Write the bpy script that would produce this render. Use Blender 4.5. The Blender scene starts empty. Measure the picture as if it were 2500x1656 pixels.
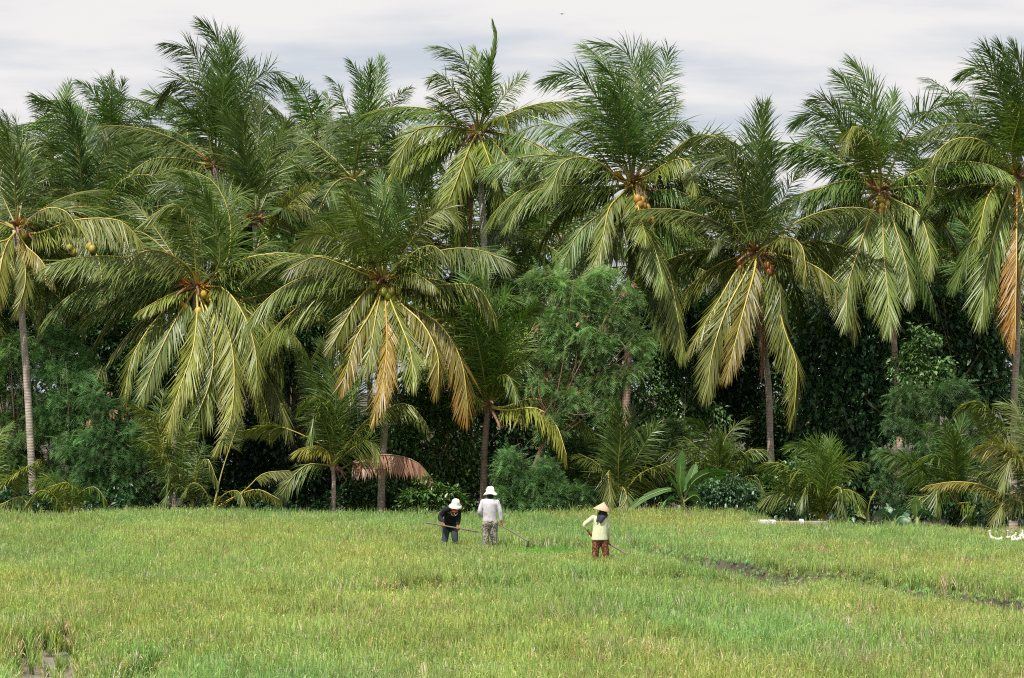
import bpy, math, random
import numpy as np
from mathutils import Vector, Matrix

# ------------------------------------------------------------------ camera, light, exposure
SC = bpy.context.scene
COL = SC.collection
F, UH, VH, HC = 6340.0, 1250.0, 950.0, 4.0        # focal length, horizon and eye height of the photograph


def at(u, v, Y):
    """the point of the place seen at photo pixel (u, v) at distance Y"""
    return Vector(((u - UH) / F * Y, Y, HC - (v - VH) / F * Y))


cam = bpy.data.cameras.new('camera')
cam.sensor_width = 36.0
cam.lens = F / 2500.0 * 36.0
cam.shift_y = (VH - 828.0) / 2500.0
cam.clip_end = 6000.0
camo = bpy.data.objects.new('camera', cam)
camo.location = (0, 0, HC)
camo.rotation_euler = (math.radians(90), 0, 0)
COL.objects.link(camo)
SC.camera = camo

SUN_EL, SUN_AZ = 57.0, 212.0                      # azimuth clockwise from +Y: the sun stands behind the camera to the left
world = bpy.data.worlds.new('World')
SC.world = world
world.use_nodes = True
wn = world.node_tree
wn.nodes.clear()


def nd(nt, kind, **kw):
    n = nt.nodes.new(kind)
    for k, v in kw.items():
        if k.startswith('i_'):
            n.inputs[k[2:].replace('_', ' ')].default_value = v
        elif isinstance(k, str):
            setattr(n, k, v)
    return n


def mth(nt, op, a, b=None, clamp=False):
    n = nt.nodes.new('ShaderNodeMath')
    n.operation = op
    n.use_clamp = clamp
    for i, x in enumerate((a, b)):
        if x is None:
            continue
        if isinstance(x, (int, float)):
            n.inputs[i].default_value = x
        else:
            nt.links.new(x, n.inputs[i])
    return n.outputs[0]


sky = nd(wn, 'ShaderNodeTexSky', sky_type='NISHITA', sun_disc=False)
sky.sun_elevation = math.radians(SUN_EL)
sky.sun_rotation = math.radians(SUN_AZ)
sky.air_density = 1.0
sky.dust_density = 2.2
bg1 = nd(wn, 'ShaderNodeBackground')
bg1.inputs['Strength'].default_value = 0.07
wn.links.new(sky.outputs[0], bg1.inputs['Color'])
tc = nd(wn, 'ShaderNodeTexCoord')
sep = nd(wn, 'ShaderNodeSeparateXYZ')
wn.links.new(tc.outputs['Generated'], sep.inputs[0])
zz = mth(wn, 'ADD', mth(wn, 'ABSOLUTE', sep.outputs['Z']), 0.12)
cx = mth(wn, 'MULTIPLY', mth(wn, 'DIVIDE', sep.outputs['X'], zz), 0.7)
cy = mth(wn, 'DIVIDE', sep.outputs['Y'], zz)
cmb = nd(wn, 'ShaderNodeCombineXYZ')
wn.links.new(cx, cmb.inputs[0])
wn.links.new(cy, cmb.inputs[1])
n1 = nd(wn, 'ShaderNodeTexNoise')
n1.inputs['Scale'].default_value = 2.3
n1.inputs['Detail'].default_value = 6
n1.inputs['Roughness'].default_value = 0.52
n1.inputs['Distortion'].default_value = 0.12
mp = nd(wn, 'ShaderNodeMapping')
mp.inputs['Location'].default_value = (3.1, 0.6, 0)
wn.links.new(cmb.outputs[0], mp.inputs[0])
wn.links.new(mp.outputs[0], n1.inputs['Vector'])
# thin cloud deck: whiter higher up, blue-grey gaps towards the horizon
dens = mth(wn, 'ADD', n1.outputs[0], mth(wn, 'MULTIPLY', mth(wn, 'MINIMUM', mth(wn, 'ABSOLUTE', sep.outputs['Z']), 0.2), 1.5))
cr = nd(wn, 'ShaderNodeValToRGB')
cr.color_ramp.interpolation = 'EASE'
cr.color_ramp.elements[0].position = 0.51
cr.color_ramp.elements[0].color = (0.56, 0.605, 0.67, 1)
cr.color_ramp.elements[1].position = 0.77
cr.color_ramp.elements[1].color = (0.84, 0.81, 0.80, 1)
wn.links.new(dens, cr.inputs[0])
bg2 = nd(wn, 'ShaderNodeBackground')
bg2.inputs['Strength'].default_value = 1.0
wn.links.new(cr.outputs[0], bg2.inputs['Color'])
mix = nd(wn, 'ShaderNodeMixShader')
mix.inputs[0].default_value = 0.9
wn.links.new(bg1.outputs[0], mix.inputs[1])
wn.links.new(bg2.outputs[0], mix.inputs[2])
wo = nd(wn, 'ShaderNodeOutputWorld')
wn.links.new(mix.outputs[0], wo.inputs[0])

sund = bpy.data.lights.new('sun', 'SUN')
sund.energy = 5.0
sund.angle = math.radians(0.6)
sund.color = (1.0, 0.95, 0.87)
suno = bpy.data.objects.new('sun', sund)
az, el = math.radians(SUN_AZ), math.radians(SUN_EL)
sdir = Vector((math.sin(az) * math.cos(el), math.cos(az) * math.cos(el), math.sin(el)))
suno.rotation_euler = sdir.to_track_quat('Z', 'Y').to_euler()
suno.location = (-40, -60, 90)
COL.objects.link(suno)

SC.view_settings.view_transform = 'Standard'
SC.view_settings.look = 'None'
SC.view_settings.gamma = 1.0
SC.view_settings.use_curve_mapping = False
SC.view_settings.exposure = 0.2
SC.render.engine = 'CYCLES'
SC.cycles.max_bounces = 5
SC.cycles.diffuse_bounces = 3
SC.cycles.glossy_bounces = 2
SC.cycles.transmission_bounces = 3
SC.cycles.transparent_max_bounces = 4
SC.cycles.caustics_reflective = False
SC.cycles.caustics_refractive = False
SC.cycles.use_denoising = False
SC.render.film_transparent = False
SC.cycles.filter_width = 1.1
SC.cycles.denoising_prefilter = 'FAST'


# ------------------------------------------------------------------ helpers
def tag(o, label=None, cat=None, group=None, kind=None):
    if label:
        o['label'] = label
    if cat:
        o['category'] = cat
    if group:
        o['group'] = group
    if kind:
        o['kind'] = kind
    return o


def empty(name, loc):
    o = bpy.data.objects.new(name, None)
    o.location = loc
    o.empty_display_size = 0.2
    COL.objects.link(o)
    return o


def mk(name, V, polys, mats, parent=None, col=None, mi=None, smooth=True, link=True):
    """V (n,3); polys: list of int arrays (m,k)"""
    me = bpy.data.meshes.new(name)
    V = np.asarray(V, dtype=np.float32)
    polys = [np.asarray(p, dtype=np.int32) for p in polys if len(p)]
    nl = sum(p.size for p in polys)
    npoly = sum(len(p) for p in polys)
    me.vertices.add(len(V))
    me.vertices.foreach_set('co', V.ravel())
    me.loops.add(nl)
    me.polygons.add(npoly)
    me.loops.foreach_set('vertex_index', np.concatenate([p.ravel() for p in polys]))
    ks = np.concatenate([np.full(len(p), p.shape[1], dtype=np.int32) for p in polys])
    st = np.concatenate([[0], np.cumsum(ks)[:-1]]).astype(np.int32)
    me.polygons.foreach_set('loop_start', st)
    if mi is not None:
        me.polygons.foreach_set('material_index', np.asarray(mi, dtype=np.int32))
    me.polygons.foreach_set('use_smooth', np.full(npoly, bool(smooth)))
    for m in (mats if isinstance(mats, (list, tuple)) else [mats]):
        me.materials.append(m)
    if col is not None:
        a = me.color_attributes.new('Col', 'FLOAT_COLOR', 'POINT')
        c = np.ones((len(V), 4), dtype=np.float32)
        c[:, :3] = col
        a.data.foreach_set('color', c.ravel())
    me.update(calc_edges=True)
    o = bpy.data.objects.new(name, me)
    if link:
        COL.objects.link(o)
    if parent:
        o.parent = parent
    return o


def nrm(v):
    return v / np.maximum(np.linalg.norm(v, axis=-1, keepdims=True), 1e-9)


def catmull(P, n):
    P = np.asarray(P, dtype=float)
    if len(P) == 2:
        P = np.array([P[0], (P[0] + P[1]) / 2, P[1]])
    Q = np.vstack([2 * P[0] - P[1], P, 2 * P[-1] - P[-2]])
    out = []
    for i in range(1, len(Q) - 2):
        t = np.linspace(0, 1, 16, endpoint=False)[:, None]
        a, b, c, d = Q[i - 1], Q[i], Q[i + 1], Q[i + 2]
        out.append(0.5 * ((2 * b) + (-a + c) * t + (2 * a - 5 * b + 4 * c - d) * t * t + (-a + 3 * b - 3 * c + d) * t ** 3))
    out.append(P[-1][None])
    out = np.vstack(out)
    L = np.concatenate([[0], np.cumsum(np.linalg.norm(np.diff(out, axis=0), axis=1))])
    s = np.linspace(0, L[-1], n)
    return np.stack([np.interp(s, L, out[:, k]) for k in range(3)], 1), L[-1]


def tube(P, R, k=8, cap=True, squash=None, ref=None):
    """returns V, polys for a tube through P with radii R"""
    P = np.asarray(P, float)
    n = len(P)
    R = np.broadcast_to(np.asarray(R, float), (n,)) if np.ndim(R) < 2 else np.asarray(R, float)
    T = nrm(np.gradient(P, axis=0))
    ref = np.array(ref if ref is not None else ([0.0, 1, 0] if abs(T[:, 1].mean()) < 0.8 else [1.0, 0, 0]))
    A = nrm(ref - T * (T @ ref)[:, None])
    B = np.cross(T, A)
    ang = np.linspace(0, 2 * math.pi, k, endpoint=False)
    if R.ndim == 2:
        ra, rb = R[:, 0], R[:, 1]
    else:
        ra = rb = R
    V = P[:, None] + A[:, None] * (np.cos(ang)[None, :, None] * ra[:, None, None]) + B[:, None] * (np.sin(ang)[None, :, None] * rb[:, None, None])
    V = V.reshape(-1, 3)
    i = np.arange(n - 1)[:, None] * k
    j = np.arange(k)[None]
    q = np.stack([i + j, i + (j + 1) % k, i + k + (j + 1) % k, i + k + j], -1).reshape(-1, 4)
    tri = np.zeros((0, 3), int)
    if cap:
        V = np.vstack([V, P[0], P[-1]])
        a, b = n * k, n * k + 1
        jj = np.arange(k)
        t1 = np.stack([np.full(k, a), (jj + 1) % k, jj], 1)
        t2 = np.stack([np.full(k, b), (n - 1) * k + jj, (n - 1) * k + (jj + 1) % k], 1)
        tri = np.vstack([t1, t2])
    return V, [q, tri]


class MB:
    def __init__(s):
        s.V, s.Q, s.T, s.C, s.n = [], [], [], [], 0

    def add(s, V, polys, col=(1, 1, 1)):
        for p in polys:
            p = np.asarray(p)
            if len(p) == 0:
                continue
            (s.Q if p.shape[1] == 4 else s.T).append(p + s.n)
        s.V.append(np.asarray(V, float))
        s.C.append(np.broadcast_to(np.asarray(col, float), (len(V), 3)))
        s.n += len(V)
        return s

    def tube(s, P, R, col=(1, 1, 1), k=8, **kw):
        V, p = tube(P, R, k, **kw)
        return s.add(V, p, col)

    def ell(s, c, r, col=(1, 1, 1), nu=12, nv=8, rot=None):
        th = np.linspace(0, math.pi, nv + 1)[1:-1]
        ph = np.linspace(0, 2 * math.pi, nu, endpoint=False)
        V = np.array([[math.sin(t) * math.cos(p), math.sin(t) * math.sin(p), math.cos(t)] for t in th for p in ph])
        V = np.vstack([V, [0, 0, 1], [0, 0, -1]]) * np.asarray(r)
        if rot is not None:
            V = V @ np.array(rot).T
        V = V + np.asarray(c)
        i = np.arange(nv - 2)[:, None] * nu
        j = np.arange(nu)[None]
        q = np.stack([i + j, i + nu + j, i + nu + (j + 1) % nu, i + (j + 1) % nu], -1).reshape(-1, 4)
        a, b = (nv - 1) * nu, (nv - 1) * nu + 1
        jj = np.arange(nu)
        t = np.vstack([np.stack([np.full(nu, a), jj, (jj + 1) % nu], 1), np.stack([np.full(nu, b), (nv - 2) * nu + (jj + 1) % nu, (nv - 2) * nu + jj], 1)])
        return s.add(V, [q, t], col)

    def build(s, name, mat, parent=None, smooth=True, loc=None, col=True):
        polys = []
        if s.Q:
            polys.append(np.vstack(s.Q))
        if s.T:
            polys.append(np.vstack(s.T))
        o = mk(name, np.vstack(s.V), polys, mat, parent, col=np.vstack(s.C) if col else None, smooth=smooth)
        if loc is not None:
            o.location = loc
        return o


# ------------------------------------------------------------------ materials
def new_mat(name):
    m = bpy.data.materials.new(name)
    m.use_nodes = True
    nt = m.node_tree
    nt.nodes.clear()
    out = nt.nodes.new('ShaderNodeOutputMaterial')
    return m, nt, out


def leaf_mat(name, rough=0.45, trans=0.3, spec=0.5, noise=0.25, tint=False, tcol=(1.0, 1.25, 0.45), nscale=3.0):
    m, nt, out = new_mat(name)
    at_ = nd(nt, 'ShaderNodeAttribute', attribute_name='Col')
    colr = at_.outputs['Color']
    tcn = nd(nt, 'ShaderNodeNewGeometry')
    nz = nd(nt, 'ShaderNodeTexNoise')
    nz.inputs['Scale'].default_value = nscale
    nz.inputs['Detail'].default_value = 2
    nt.links.new(tcn.outputs['Position'], nz.inputs['Vector'])
    k = mth(nt, 'ADD', mth(nt, 'MULTIPLY', nz.outputs[0], 2 * noise), 1 - noise)
    vm = nd(nt, 'ShaderNodeVectorMath', operation='SCALE')
    nt.links.new(colr, vm.inputs[0])
    nt.links.new(k, vm.inputs['Scale'])
    c = vm.outputs[0]
    if tint:
        ti = nd(nt, 'ShaderNodeAttribute', attribute_name='tint', attribute_type='INSTANCER')
        v2 = nd(nt, 'ShaderNodeVectorMath', operation='MULTIPLY')
        nt.links.new(c, v2.inputs[0])
        nt.links.new(ti.outputs['Vector'], v2.inputs[1])
        c = v2.outputs[0]
    p = nd(nt, 'ShaderNodeBsdfPrincipled')
    p.inputs['Roughness'].default_value = rough
    p.inputs['Specular IOR Level'].default_value = spec
    nt.links.new(c, p.inputs['Base Color'])
    t = nd(nt, 'ShaderNodeBsdfTranslucent')
    v3 = nd(nt, 'ShaderNodeVectorMath', operation='MULTIPLY')
    v3.inputs[1].default_value = tcol
    nt.links.new(c, v3.inputs[0])
    nt.links.new(v3.outputs[0], t.inputs['Color'])
    mx = nd(nt, 'ShaderNodeMixShader')
    mx.inputs[0].default_value = trans
    nt.links.new(p.outputs[0], mx.inputs[1])
    nt.links.new(t.outputs[0], mx.inputs[2])
    nt.links.new(mx.outputs[0], out.inputs[0])
    return m


def solid_mat(name, rough=0.7, spec=0.3, noise=0.2, nscale=12.0, bump=0.0, bscale=40.0, stretch=(1, 1, 1)):
    """vertex colour with a little noise"""
    m, nt, out = new_mat(name)
    at_ = nd(nt, 'ShaderNodeAttribute', attribute_name='Col')
    tcn = nd(nt, 'ShaderNodeTexCoord')
    mpn = nd(nt, 'ShaderNodeMapping')
    mpn.inputs['Scale'].default_value = stretch
    nt.links.new(tcn.outputs['Object'], mpn.inputs[0])
    nz = nd(nt, 'ShaderNodeTexNoise')
    nz.inputs['Scale'].default_value = nscale
    nz.inputs['Detail'].default_value = 4
    nt.links.new(mpn.outputs[0], nz.inputs['Vector'])
    k = mth(nt, 'ADD', mth(nt, 'MULTIPLY', nz.outputs[0], 2 * noise), 1 - noise)
    vm = nd(nt, 'ShaderNodeVectorMath', operation='SCALE')
    nt.links.new(at_.outputs['Color'], vm.inputs[0])
    nt.links.new(k, vm.inputs['Scale'])
    p = nd(nt, 'ShaderNodeBsdfPrincipled')
    p.inputs['Roughness'].default_value = rough
    p.inputs['Specular IOR Level'].default_value = spec
    nt.links.new(vm.outputs[0], p.inputs['Base Color'])
    if bump:
        nb = nd(nt, 'ShaderNodeTexNoise')
        nb.inputs['Scale'].default_value = bscale
        nb.inputs['Detail'].default_value = 3
        nt.links.new(mpn.outputs[0], nb.inputs['Vector'])
        bp = nd(nt, 'ShaderNodeBump')
        bp.inputs['Strength'].default_value = bump
        bp.inputs['Distance'].default_value = 0.05
        nt.links.new(nb.outputs[0], bp.inputs['Height'])
        nt.links.new(bp.outputs[0], p.inputs['Normal'])
    nt.links.new(p.outputs[0], out.inputs[0])
    return m


M_PALM = leaf_mat('palm_leaflet', rough=0.4, trans=0.28, spec=0.42, noise=0.35, nscale=1.3)
M_RIB = solid_mat('palm_rib', rough=0.4, spec=0.5, noise=0.12)
M_BROAD = leaf_mat('broad_leaf', rough=0.38, trans=0.2, spec=0.55, noise=0.3, nscale=1.5)
M_FEATH = leaf_mat('feathery_leaf', rough=0.6, trans=0.3, spec=0.3, noise=0.45, nscale=1.8, tcol=(1.0, 1.1, 0.6))
M_BANANA = leaf_mat('banana_leaf', rough=0.4, trans=0.3, spec=0.5, noise=0.2)
M_RICE = leaf_mat('rice_leaf', rough=0.6, trans=0.32, spec=0.15, noise=0.12, tint=True, tcol=(1.1, 1.1, 0.5))
M_WOOD = solid_mat('branch_bark', rough=0.85, noise=0.35, nscale=6, bump=0.4)
M_HUSK = solid_mat('coconut_husk', rough=0.45, spec=0.5, noise=0.15, nscale=8)
M_CLOTH = solid_mat('cloth', rough=0.85, spec=0.15, noise=0.12, nscale=14, bump=0.5, bscale=9, stretch=(1, 1, 0.6))
M_SKIN = solid_mat('skin', rough=0.55, noise=0.08)
M_POLE = solid_mat('worn_wood', rough=0.6, noise=0.3, nscale=10)
M_FEATHER = solid_mat('white_feather', rough=0.7, noise=0.08)
M_STONE = solid_mat('pale_concrete', rough=0.8, noise=0.25, nscale=4, bump=0.2)


def trunk_mat():
    m, nt, out = new_mat('palm_bark')
    at_ = nd(nt, 'ShaderNodeAttribute', attribute_name='Col')
    tcn = nd(nt, 'ShaderNodeTexCoord')
    sp = nd(nt, 'ShaderNodeSeparateXYZ')
    nt.links.new(tcn.outputs['Object'], sp.inputs[0])
    nz = nd(nt, 'ShaderNodeTexNoise')
    nz.inputs['Scale'].default_value = 5
    nz.inputs['Detail'].default_value = 7
    nz.inputs['Roughness'].default_value = 0.7
    nt.links.new(tcn.outputs['Object'], nz.inputs['Vector'])
    ring = mth(nt, 'SINE', mth(nt, 'ADD', mth(nt, 'MULTIPLY', sp.outputs['Z'], 70.0), mth(nt, 'MULTIPLY', nz.outputs[0], 9.0)))
    k = mth(nt, 'ADD', mth(nt, 'MULTIPLY', ring, 0.05), mth(nt, 'ADD', mth(nt, 'MULTIPLY', nz.outputs[0], 2.6), -0.25))
    vm = nd(nt, 'ShaderNodeVectorMath', operation='SCALE')
    nt.links.new(at_.outputs['Color'], vm.inputs[0])
    nt.links.new(k, vm.inputs['Scale'])
    p = nd(nt, 'ShaderNodeBsdfPrincipled')
    p.inputs['Roughness'].default_value = 0.85
    nt.links.new(vm.outputs[0], p.inputs['Base Color'])
    bp = nd(nt, 'ShaderNodeBump')
    bp.inputs['Strength'].default_value = 0.3
    bp.inputs['Distance'].default_value = 0.012
    nt.links.new(ring, bp.inputs['Height'])
    nt.links.new(bp.outputs[0], p.inputs['Normal'])
    nt.links.new(p.outputs[0], out.inputs[0])
    return m


M_TRUNK = trunk_mat()


def ground_mat():
    m, nt, out = new_mat('soil')
    g = nd(nt, 'ShaderNodeNewGeometry')
    nz = nd(nt, 'ShaderNodeTexNoise')
    nz.inputs['Scale'].default_value = 0.9
    nz.inputs['Detail'].default_value = 8
    nz.inputs['Roughness'].default_value = 0.65
    nt.links.new(g.outputs['Position'], nz.inputs['Vector'])
    r = nd(nt, 'ShaderNodeValToRGB')
    e = r.color_ramp.elements
    e[0].position, e[0].color = 0.35, (0.032, 0.025, 0.018, 1)
    e[1].position, e[1].color = 0.68, (0.12, 0.09, 0.065, 1)
    x = r.color_ramp.elements.new(0.52)
    x.color = (0.06, 0.055, 0.028, 1)
    nt.links.new(nz.outputs[0], r.inputs[0])
    p = nd(nt, 'ShaderNodeBsdfPrincipled')
    p.inputs['Roughness'].default_value = 0.75
    # wet grey mud where the crop is missing
    am = nd(nt, 'ShaderNodeAttribute', attribute_name='Col')
    n3 = nd(nt, 'ShaderNodeTexNoise')
    n3.inputs['Scale'].default_value = 3.0
    n3.inputs['Detail'].default_value = 7
    nt.links.new(g.outputs['Position'], n3.inputs['Vector'])
    k = mth(nt, 'MULTIPLY', mth(nt, 'SUBTRACT', mth(nt, 'ADD', am.outputs['Fac'], mth(nt, 'MULTIPLY', n3.outputs[0], 0.9)), 0.75), 5.0, clamp=True)
    r3 = nd(nt, 'ShaderNodeValToRGB')
    r3.color_ramp.elements[0].position, r3.color_ramp.elements[0].color = 0.35, (0.13, 0.10, 0.085, 1)
    r3.color_ramp.elements[1].position, r3.color_ramp.elements[1].color = 0.65, (0.25, 0.205, 0.175, 1)
    nt.links.new(n3.outputs[0], r3.inputs[0])
    mx = nd(nt, 'ShaderNodeMixRGB')
    nt.links.new(k, mx.inputs[0])
    nt.links.new(r.outputs[0], mx.inputs[1])
    nt.links.new(r3.outputs[0], mx.inputs[2])
    nt.links.new(mx.outputs[0], p.inputs['Base Color'])
    nt.links.new(mth(nt, 'SUBTRACT', 0.8, mth(nt, 'MULTIPLY', k, mth(nt, 'MULTIPLY', n3.outputs[0], 0.9))), p.inputs['Roughness'])
    n2 = nd(nt, 'ShaderNodeTexNoise')
    n2.inputs['Scale'].default_value = 6
    n2.inputs['Detail'].default_value = 6
    nt.links.new(g.outputs['Position'], n2.inputs['Vector'])
    bp = nd(nt, 'ShaderNodeBump')
    bp.inputs['Strength'].default_value = 0.7
    bp.inputs['Distance'].default_value = 0.06
    nt.links.new(n2.outputs[0], bp.inputs['Height'])
    nt.links.new(bp.outputs[0], p.inputs['Normal'])
    nt.links.new(p.outputs[0], out.inputs[0])
    return m


M_SOIL = ground_mat()


# ------------------------------------------------------------------ terrain
def smooth(x, a, b):
    t = np.clip((x - a) / (b - a), 0, 1)
    return t * t * (3 - 2 * t)


def vnoise(x, y, s, seed=0):
    """cheap smooth value noise, 0..1"""
    x, y = np.asarray(x) / s + 57.3 * seed + 1000, np.asarray(y) / s + 31.7 * seed + 1000
    xi, yi = np.floor(x).astype(np.int64), np.floor(y).astype(np.int64)
    fx, fy = x - xi, y - yi
    fx, fy = fx * fx * (3 - 2 * fx), fy * fy * (3 - 2 * fy)

    def h(a, b):
        n = (a * 374761393 + b * 668265263 + seed * 1442695) & 0x7fffffff
        n = ((n ^ (n >> 13)) * 1274126177) & 0x7fffffff
        return ((n ^ (n >> 16)) & 0xffff) / 65535.0
    return (h(xi, yi) * (1 - fx) + h(xi + 1, yi) * fx) * (1 - fy) + (h(xi, yi + 1) * (1 - fx) + h(xi + 1, yi + 1) * fx) * fy


def ridge_line(pts, z):
    P = []
    for u, v in pts:
        Y = F * (HC - z) / (v - VH)
        P.append(((u - UH) / F * Y, Y))
    return np.array(sorted(P))


R1 = ridge_line([(1510, 1338), (1620, 1368), (1725, 1385), (1868, 1400), (1925, 1403)], 0.15)
R2 = ridge_line([(560, 1492), (655, 1482), (800, 1472), (1003, 1456), (1246, 1449), (1403, 1440), (1741, 1419), (1900, 1416), (2031, 1413), (2110, 1428), (2179, 1443), (2300, 1458), (2359, 1466), (2500, 1482), (2700, 1505)], 0.1)
R3 = ridge_line([(1980, 1292), (2250, 1290), (2500, 1288), (2700, 1287)], 0.1)
R4 = ridge_line([(-150, 1384), (0, 1382), (150, 1376), (260, 1372)], 0.1)


def ridge_d(R, x, y):
    """signed distance along y to the ridge (positive: beyond it) and a 0..1 mask of its extent"""
    yr = np.interp(x, R[:, 0], R[:, 1])
    w = smooth(x, R[0, 0] - 0.4, R[0, 0] + 0.9) * (1 - smooth(x, R[-1, 0] - 0.9, R[-1, 0] + 0.4))
    return y - yr + 0.12 * np.sin(x * 2.1), w


XSTEP = (1815 - UH) / F * 72


def y_edge(x):
    x = np.asarray(x, float)
    e = 75.2 + 0.5 * np.sin(x * 0.45) + 0.25 * np.sin(x * 1.3 + 1)
    e = e - 5.6 * smooth(x, XSTEP, XSTEP + 1.3) + 1.4 * smooth(x, 9.5, 14)
    e = e - 0.8 * smooth(-x, 12, 14.5)
    return e


def ground_z(x, y):
    x, y = np.asarray(x, float), np.asarray(y, float)
    z = 0.08 * (vnoise(x, y, 5, 3) - 0.5) + 0.05 * (vnoise(x, y, 0.8, 5) - 0.5)
    d2, w2 = ridge_d(R2, x, y)
    w2f = smooth(x, R2[0, 0] - 4, R2[0, 0] + 5)
    right = smooth(x, 1.5, 6)
    z = z - (0.04 + 0.17 * right) * w2f * (1 - smooth(d2, -0.25, 0.0))
    z = z + (0.08 + 0.12 * right) * w2 * np.exp(-((d2 - 0.15) / 0.28) ** 2)
    d1, w1 = ridge_d(R1, x, y)
    z = z + 0.38 * w1 * np.exp(-((d1 - 0.15) / 0.30) ** 2) - 0.08 * w1 * np.exp(-((d1 + 0.5) / 0.4) ** 2)
    z = z - 0.18 * w1 * (1 - smooth(d1, -0.2, 0.05)) * smooth(d1, -5, -2.2)
    d3, w3 = ridge_d(R3, x, y)
    z = z + 0.22 * w3 * np.exp(-((d3 - 0.1) / 0.35) ** 2)
    d4, w4 = ridge_d(R4, x, y)
    z = z + 0.18 * w4 * np.exp(-((d4 - 0.1) / 0.35) ** 2)
    e = y_edge(x)
    z = z - 0.75 * smooth(y, e + 0.2, e + 1.6) + 0.012 * np.clip(y - 100, 0, None)
    z = z + 0.25 * (vnoise(x, y, 7, 9) - 0.5) * smooth(y, e + 1, e + 4)
    z = z - 0.10 * mud_mask(x, y)
    return z


def mud_mask(x, y):
    """bare muddy patches low on the left"""
    wob = 0.25 * (vnoise(x, y, 0.45, 41) - 0.5)
    a = np.exp(-(((x + 6.43 + (y - 36) * 0.17 + wob) / 0.42) ** 4 + ((y - 36.0 + wob * 3) / 3.1) ** 4))
    b = np.exp(-(((x + 5.08 + wob) / 0.26) ** 4 + ((y - 34.8) / 1.5) ** 4)) * 0.9
    c = 0
    return np.clip(a + b + c, 0, 1)


xs = np.concatenate([np.linspace(-1500, -24, 24), np.arange(-23, 23.01, 0.2), np.linspace(24, 1500, 24)])
ys = np.concatenate([np.linspace(-200, 24, 12), np.arange(25, 79, 0.2), np.linspace(79.5, 130, 60), np.linspace(140, 3000, 30)])
X, Y = np.meshgrid(xs, ys)
Z = ground_z(X, Y)
Z = np.where(Y > 140, ground_z(X * 0, 140.0 + 0 * Y), Z)
nx, ny = len(xs), len(ys)
V = np.stack([X, Y, Z], -1).reshape(-1, 3)
i = np.arange(ny - 1)[:, None] * nx
j = np.arange(nx - 1)[None]
q = np.stack([i + j, i + j + 1, i + nx + j + 1, i + nx + j], -1).reshape(-1, 4)
mm = mud_mask(V[:, 0], V[:, 1])
tag(mk('ground', V, [q], [M_SOIL], col=np.stack([mm, mm, mm], 1)), 'muddy soil of the rice terrace running back under the trees', kind='structure')


# ------------------------------------------------------------------ rice
def make_tuft(seed, n, h, w, lean, spread, colf, heads=0, headcol=None, bend=0.13):
    r = np.random.RandomState(seed)
    mb = MB()
    for k in range(n):
        a = r.uniform(0, 2 * math.pi)
        b = np.array([math.cos(a), math.sin(a), 0]) * spread * math.sqrt(r.uniform())
        hh = h * r.uniform(0.6, 1.08)
        a2 = r.uniform(0, 2 * math.pi)
        d = np.array([math.cos(a2), math.sin(a2), 0])
        le = lean * r.uniform(0.2, 1.0)
        bn = bend * r.uniform(0.1, 1.3)
        s = np.array([0, 0.4, 0.75, 1.0])
        P = b + d * (le * hh * s + bn * hh * s ** 3)[:, None] + np.array([0, 0, 1.0]) * (hh * (s - 0.35 * bn * s ** 3))[:, None]
        wd = np.cross(d, [0, 0, 1.0])
        tw = r.uniform(-0.5, 0.5)
        wd = wd * math.cos(tw) + d * math.sin(tw)
        ww = w * r.uniform(0.7, 1.3) * np.array([0.6, 1.0, 0.75])
        VV = [P[0] - wd * ww[0], P[0] + wd * ww[0], P[1] - wd * ww[1], P[1] + wd * ww[1], P[2] - wd * ww[2], P[2] + wd * ww[2], P[3]]
        c = np.array(colf(r))
        cc = np.stack([c * 0.75, c * 0.75, c, c, c * 1.05, c * 1.05, c * 1.1])
        mb.add(VV, [[(0, 1, 3, 2), (2, 3, 5, 4)], [(4, 5, 6)]], cc)
        if k < heads:
            # drooping panicle
            e = P[3]
            L = h * r.uniform(0.14, 0.24)
            s2 = np.array([0, 0.5, 1.0])
            Q = e + d * (L * s2 * 0.7)[:, None] + np.array([0, 0, 1.0]) * (L * (0.35 * s2 - 0.9 * s2 ** 2))[:, None]
            hc = np.array(headcol) * r.uniform(0.75, 1.2)
            for q_ in (wd, np.array([0, 0, 1.0])):
                g = w * 1.25
                mb.add([Q[0] - q_ * g * .3, Q[0] + q_ * g * .3, Q[1] - q_ * g, Q[1] + q_ * g, Q[2]], [[(0, 1, 3, 2)], [(2, 3, 4)]], hc)
    return mb


TUFTS = bpy.data.collections.new('rice_tufts')


def green(r):
    g = r.uniform(0.7, 1.25)
    return (0.205 * g * r.uniform(0.85, 1.2), 0.315 * g, 0.095 * g * r.uniform(0.7, 1.2))


def ygreen(r):
    g = r.uniform(0.75, 1.2)
    if r.uniform() < 0.10:
        return (0.44 * g, 0.38 * g, 0.14 * g)
    return (0.27 * g, 0.37 * g, 0.11 * g)


def straw(r):
    g = r.uniform(0.7, 1.2)
    return (0.50 * g, 0.42 * g, 0.31 * g) if r.uniform() < 0.75 else (0.25 * g, 0.32 * g, 0.11 * g)


def bright(r):
    g = r.uniform(0.8, 1.2)
    return (0.20 * g, 0.37 * g, 0.085 * g)


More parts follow.
